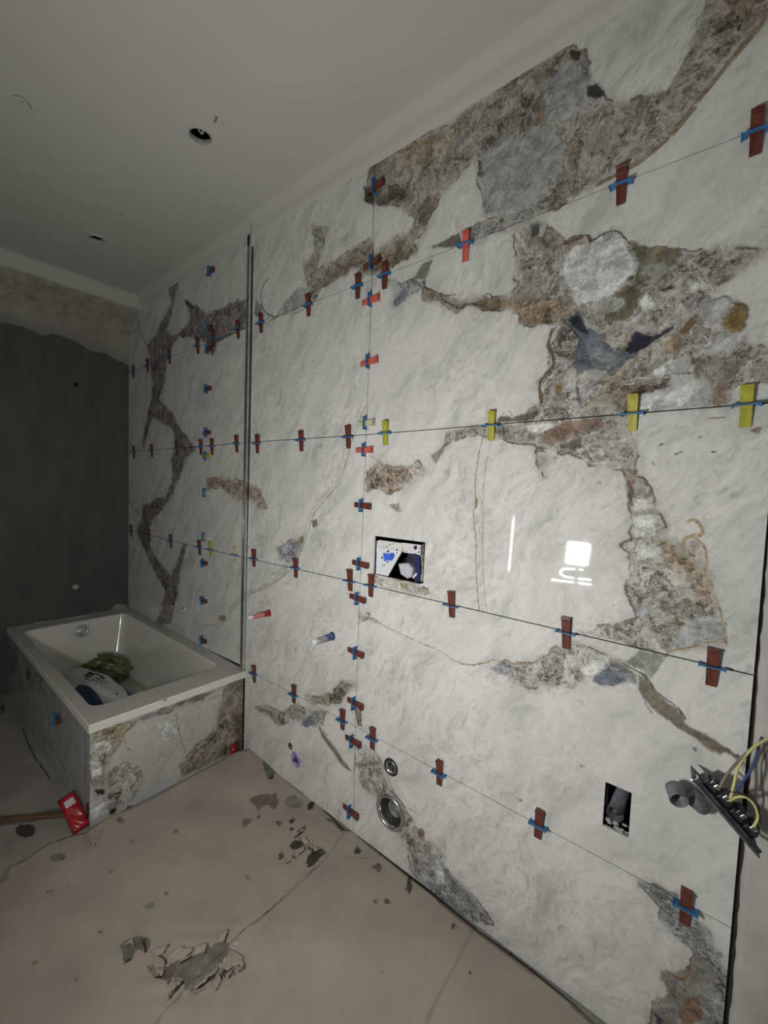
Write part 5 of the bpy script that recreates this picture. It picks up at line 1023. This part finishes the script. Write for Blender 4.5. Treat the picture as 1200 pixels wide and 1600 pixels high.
# scattered stains
for (x, y, r_, c_) in ((155, 285, 13, md), (210, 258, 8, md), (317, 410, 12, md), (517, 292, 8, md), (550, 95, 9, md), (375, 65, 16, (.3, .29, .25)), (300, 125, 8, dk_), (180, 180, 22, (.31, .30, .25)), (470, 330, 18, (.36, .35, .3)), (707, 97, 4, dk_), (505, 155, 6, md), (410, 125, 10, md), (840, 345, 5, dk_), (895, 285, 6, md), (797, 458, 4, dk_), (725, 378, 3, dk_), (1020, 300, 5, md), (1173, 312, 8, dk_), (995, 510, 4, md), (957, 615, 3, dk_), (235, 550, 9, (.33, .3, .27)), (345, 220, 5, md), (200, 410, 3, dk_), (110, 500, 10, (.36, .34, .29)), (850, 375, 6, md), (775, 240, 12, (.4, .37, .3)), (1150, 500, 3, dk_), (1195, 530, 6, md)):
    n_ = 9; cp(k8c, [(x+r_*math.cos(2*math.pi*i/n_)*random.uniform(.6, 1.3), y+.6*r_*math.sin(2*math.pi*i/n_)*random.uniform(.6, 1.3)) for i in range(n_)], c_)
for (x, y, r_, c_) in ((710, 1448, 6, dk_), (640, 1385, 7, md), (685, 1405, 5, md), (605, 1405, 6, md), (558, 1325, 6, dk_), (733, 1520, 3, dk_), (590, 1352, 8, md), (1000, 1560, 6, md)):
    n_ = 8; cp((0, 0, 1), [(x+r_*math.cos(2*math.pi*i/n_)*random.uniform(.6, 1.2), y+r_*.9*math.sin(2*math.pi*i/n_)*random.uniform(.6, 1.2)) for i in range(n_)], c_)
cp((0, 0, 1), [(636, 1370), (643, 1372), (642, 1392), (637, 1393)], dk_)
cv((0, 0, 1), [(148, 1320), (152, 1306), (158, 1300)], 3, (.03, .03, .025)); cv((0, 0, 1), [(500, 1349), (450, 1392), (420, 1420), (372, 1460)], 1.2, (.16, .13, .1)); cv((0, 0, 1), [(415, 1428), (425, 1416)], 4, md); cv((0, 0, 1), [(540, 1337), (580, 1337), (600, 1330)], 1.5, md)
g = N('cardboard'); P = g.co()
cc = g.ramp(g.noise(P, 4, 7, .6), [(.3, (.33, .29, .245)), (.55, (.40, .345, .29)), (.75, (.45, .39, .335))])
cc = g.mix(g.math('MULTIPLY', g.step(g.noise(P, 26, 6, .7), .56, .72), .25), cc, (.36, .33, .28))
cc = painted_layers(g, cc, brec=False, pw=.022, vw=.008)
g.bump(g.math('ADD', g.noise(P, 12, 4, .5), g.math('MULTIPLY', g.noise(P, 120, 3, .5), .12)), .35, .01)
m_card = g.fin(cc, .78)
def zcard(V):
    x, y = V[:, 0], V[:, 1]
    z = .016+.004*np.sin(x*5.1+y*3.3)+.003*np.sin(x*11.3-y*7.7+1)+.002*np.sin(x*23+y*17)
    tc = np.array(mapK(300, 1515)); d = ((V-tc)**2).sum(1); z += .012*np.exp(-d/.012)*np.abs(np.sin(x*41+y*37))+.006*np.exp(-d/.02)
    z += .014*np.exp(-np.clip(2.0-y, 0, 9)/.12)*(x > -.72)
    tc = np.array(mapK(395, 1190)); d = ((V-tc)**2).sum(1); z += .02*np.exp(-d/.03)
    return z
def sheet(poly, label):
    P_ = np.array(poly); st = .011
    a = np.arange(P_[:, 0].min(), P_[:, 0].max()+st, st); b = np.arange(P_[:, 1].min(), P_[:, 1].max()+st, st)
    X, Y = np.meshgrid(a, b); V = np.stack([X.ravel(), Y.ravel()], 1); I = np.arange(len(V)).reshape(len(b), len(a))
    F = np.stack([I[:-1, :-1], I[:-1, 1:], I[1:, 1:], I[1:, :-1]], -1).reshape(-1, 4); cf = V[F].mean(1)
    ins = poly_sdf(cf, poly) > 0; F = F[ins]
    cnt = np.bincount(F.ravel(), minlength=len(V)); bd = np.where((cnt > 0) & (cnt < 4))[0]
    Q_ = V[bd]; best = np.full(len(bd), 9.); res = Q_.copy()
    for p, q in zip(P_, np.roll(P_, -1, 0)):
        e = q-p; t_ = np.clip((Q_-p)@e/(e@e+1e-12), 0, 1); c_ = p+t_[:, None]*e; d = ((Q_-c_)**2).sum(1); k = d < best; best[k] = d[k]; res[k] = c_[k]
    V[bd] = res; used = cnt > 0; mp = np.cumsum(used)-1; Vu = V[used]; F = mp[F]; z = zcard(Vu)
    me = bpy.data.meshes.new('cardboard_sheet'); me.from_pydata([(float(p[0]), float(p[1]), float(zz)) for p, zz in zip(Vu, z)], [], [tuple(map(int, f)) for f in F]); set_attrs(me, Vu, CF_)
    for p in me.polygons: p.use_smooth = True
    o = mesh_obj('cardboard_sheet', me, m_card); tag(o, label, 'cardboard', 'cardboard sheets covering the floor')
    md_ = o.modifiers.new('thickness', 'SOLIDIFY'); md_.thickness = .004; md_.offset = -1
    return o
shA = sheet(polyA, 'large beige cardboard sheet in front of the bath, with a torn patch'); shB = sheet(polyB, 'beige cardboard sheet along the tiled wall, right of the long seam'); shC = sheet(polyC, 'beige cardboard corner sheet at the bottom right by the wall')
# torn paper flaps: curled strips standing up from the tear
def flap(k, base, tip, lift, par):
    b0, b1 = [Vector((*mapK(*p), 0)) for p in K(*k, base)]; tp = [Vector((*mapK(*p), 0)) for p in K(*k, tip)]
    zb = float(zcard(np.array([[b0.x, b0.y]]))[0])+.0005; n = 6; m = 7; G = []
    bm = bmesh.new()
    for j in range(n+1):
        v = j/n; row = []
        for i in range(m+1):
            u = i/m; L = b0.lerp(b1, u); R_ = tp[0].lerp(tp[-1], u) if len(tp) > 1 else tp[0]
            p = L.lerp(R_, v+.08*math.sin(i*2.7)*v); p.z = zb+lift*(math.sin(v*math.pi*.62))*(1+.3*math.sin(i*1.9)); row.append(bm.verts.new(p))
        G.append(row)
    for a, b in zip(G[:-1], G[1:]):
        for i in range(m): bm.faces.new((a[i], a[i+1], b[i+1], b[i]))
    o = bm_obj('torn_flap', bm, m_card, par, True)
    V = np.array([(v.co.x, v.co.y) for v in o.data.vertices]); set_attrs(o.data, V, [])
    s_ = o.modifiers.new('thickness', 'SOLIDIFY'); s_.thickness = .001
for base, tip, lf in (([(420, 330), (540, 380)], [(560, 250), (690, 270)], .010), ([(650, 330), (760, 290)], [(700, 250), (790, 230)], .008), ([(640, 600), (860, 400)], [(690, 620), (870, 455)], .010), ([(500, 520), (590, 540)], [(460, 670), (560, 580)], .012), ([(900, 400), (980, 230)], [(960, 440), (1090, 330)], .007), ([(980, 240), (1060, 300)], [(990, 400), (1100, 390)], .008), ([(360, 400), (430, 400)], [(340, 470), (400, 500)], .010), ([(330, 300), (400, 290)], [(340, 250), (460, 215)], .008), ([(60, 210), (120, 170)], [(150, 150), (160, 230)], .008), ([(880, 200), (930, 180)], [(890, 130), (960, 90)], .008), ([(640, 610), (700, 600)], [(680, 640), (770, 600)], .006), ([(820, 520), (880, 440)], [(850, 620), (900, 530)], .006)):
    flap(kt, base, tip, lf, shA)
for base, tip, lf in (([(560, 940), (640, 880)], [(530, 985), (640, 925)], .010), ([(600, 1000), (640, 1060)], [(650, 990), (690, 1050)], .008), ([(700, 1050), (840, 1100)], [(680, 1080), (760, 1150)], .012), ([(500, 1160), (560, 1140)], [(560, 1190), (600, 1150)], .006)):
    flap(ks, base, tip, lf, shA)
for par, base, tip in ((shA, [(130, 1300), (160, 1290)], [(146, 1322), (158, 1305)]),):
    flap((0, 0, 1), base, tip, .008, par)
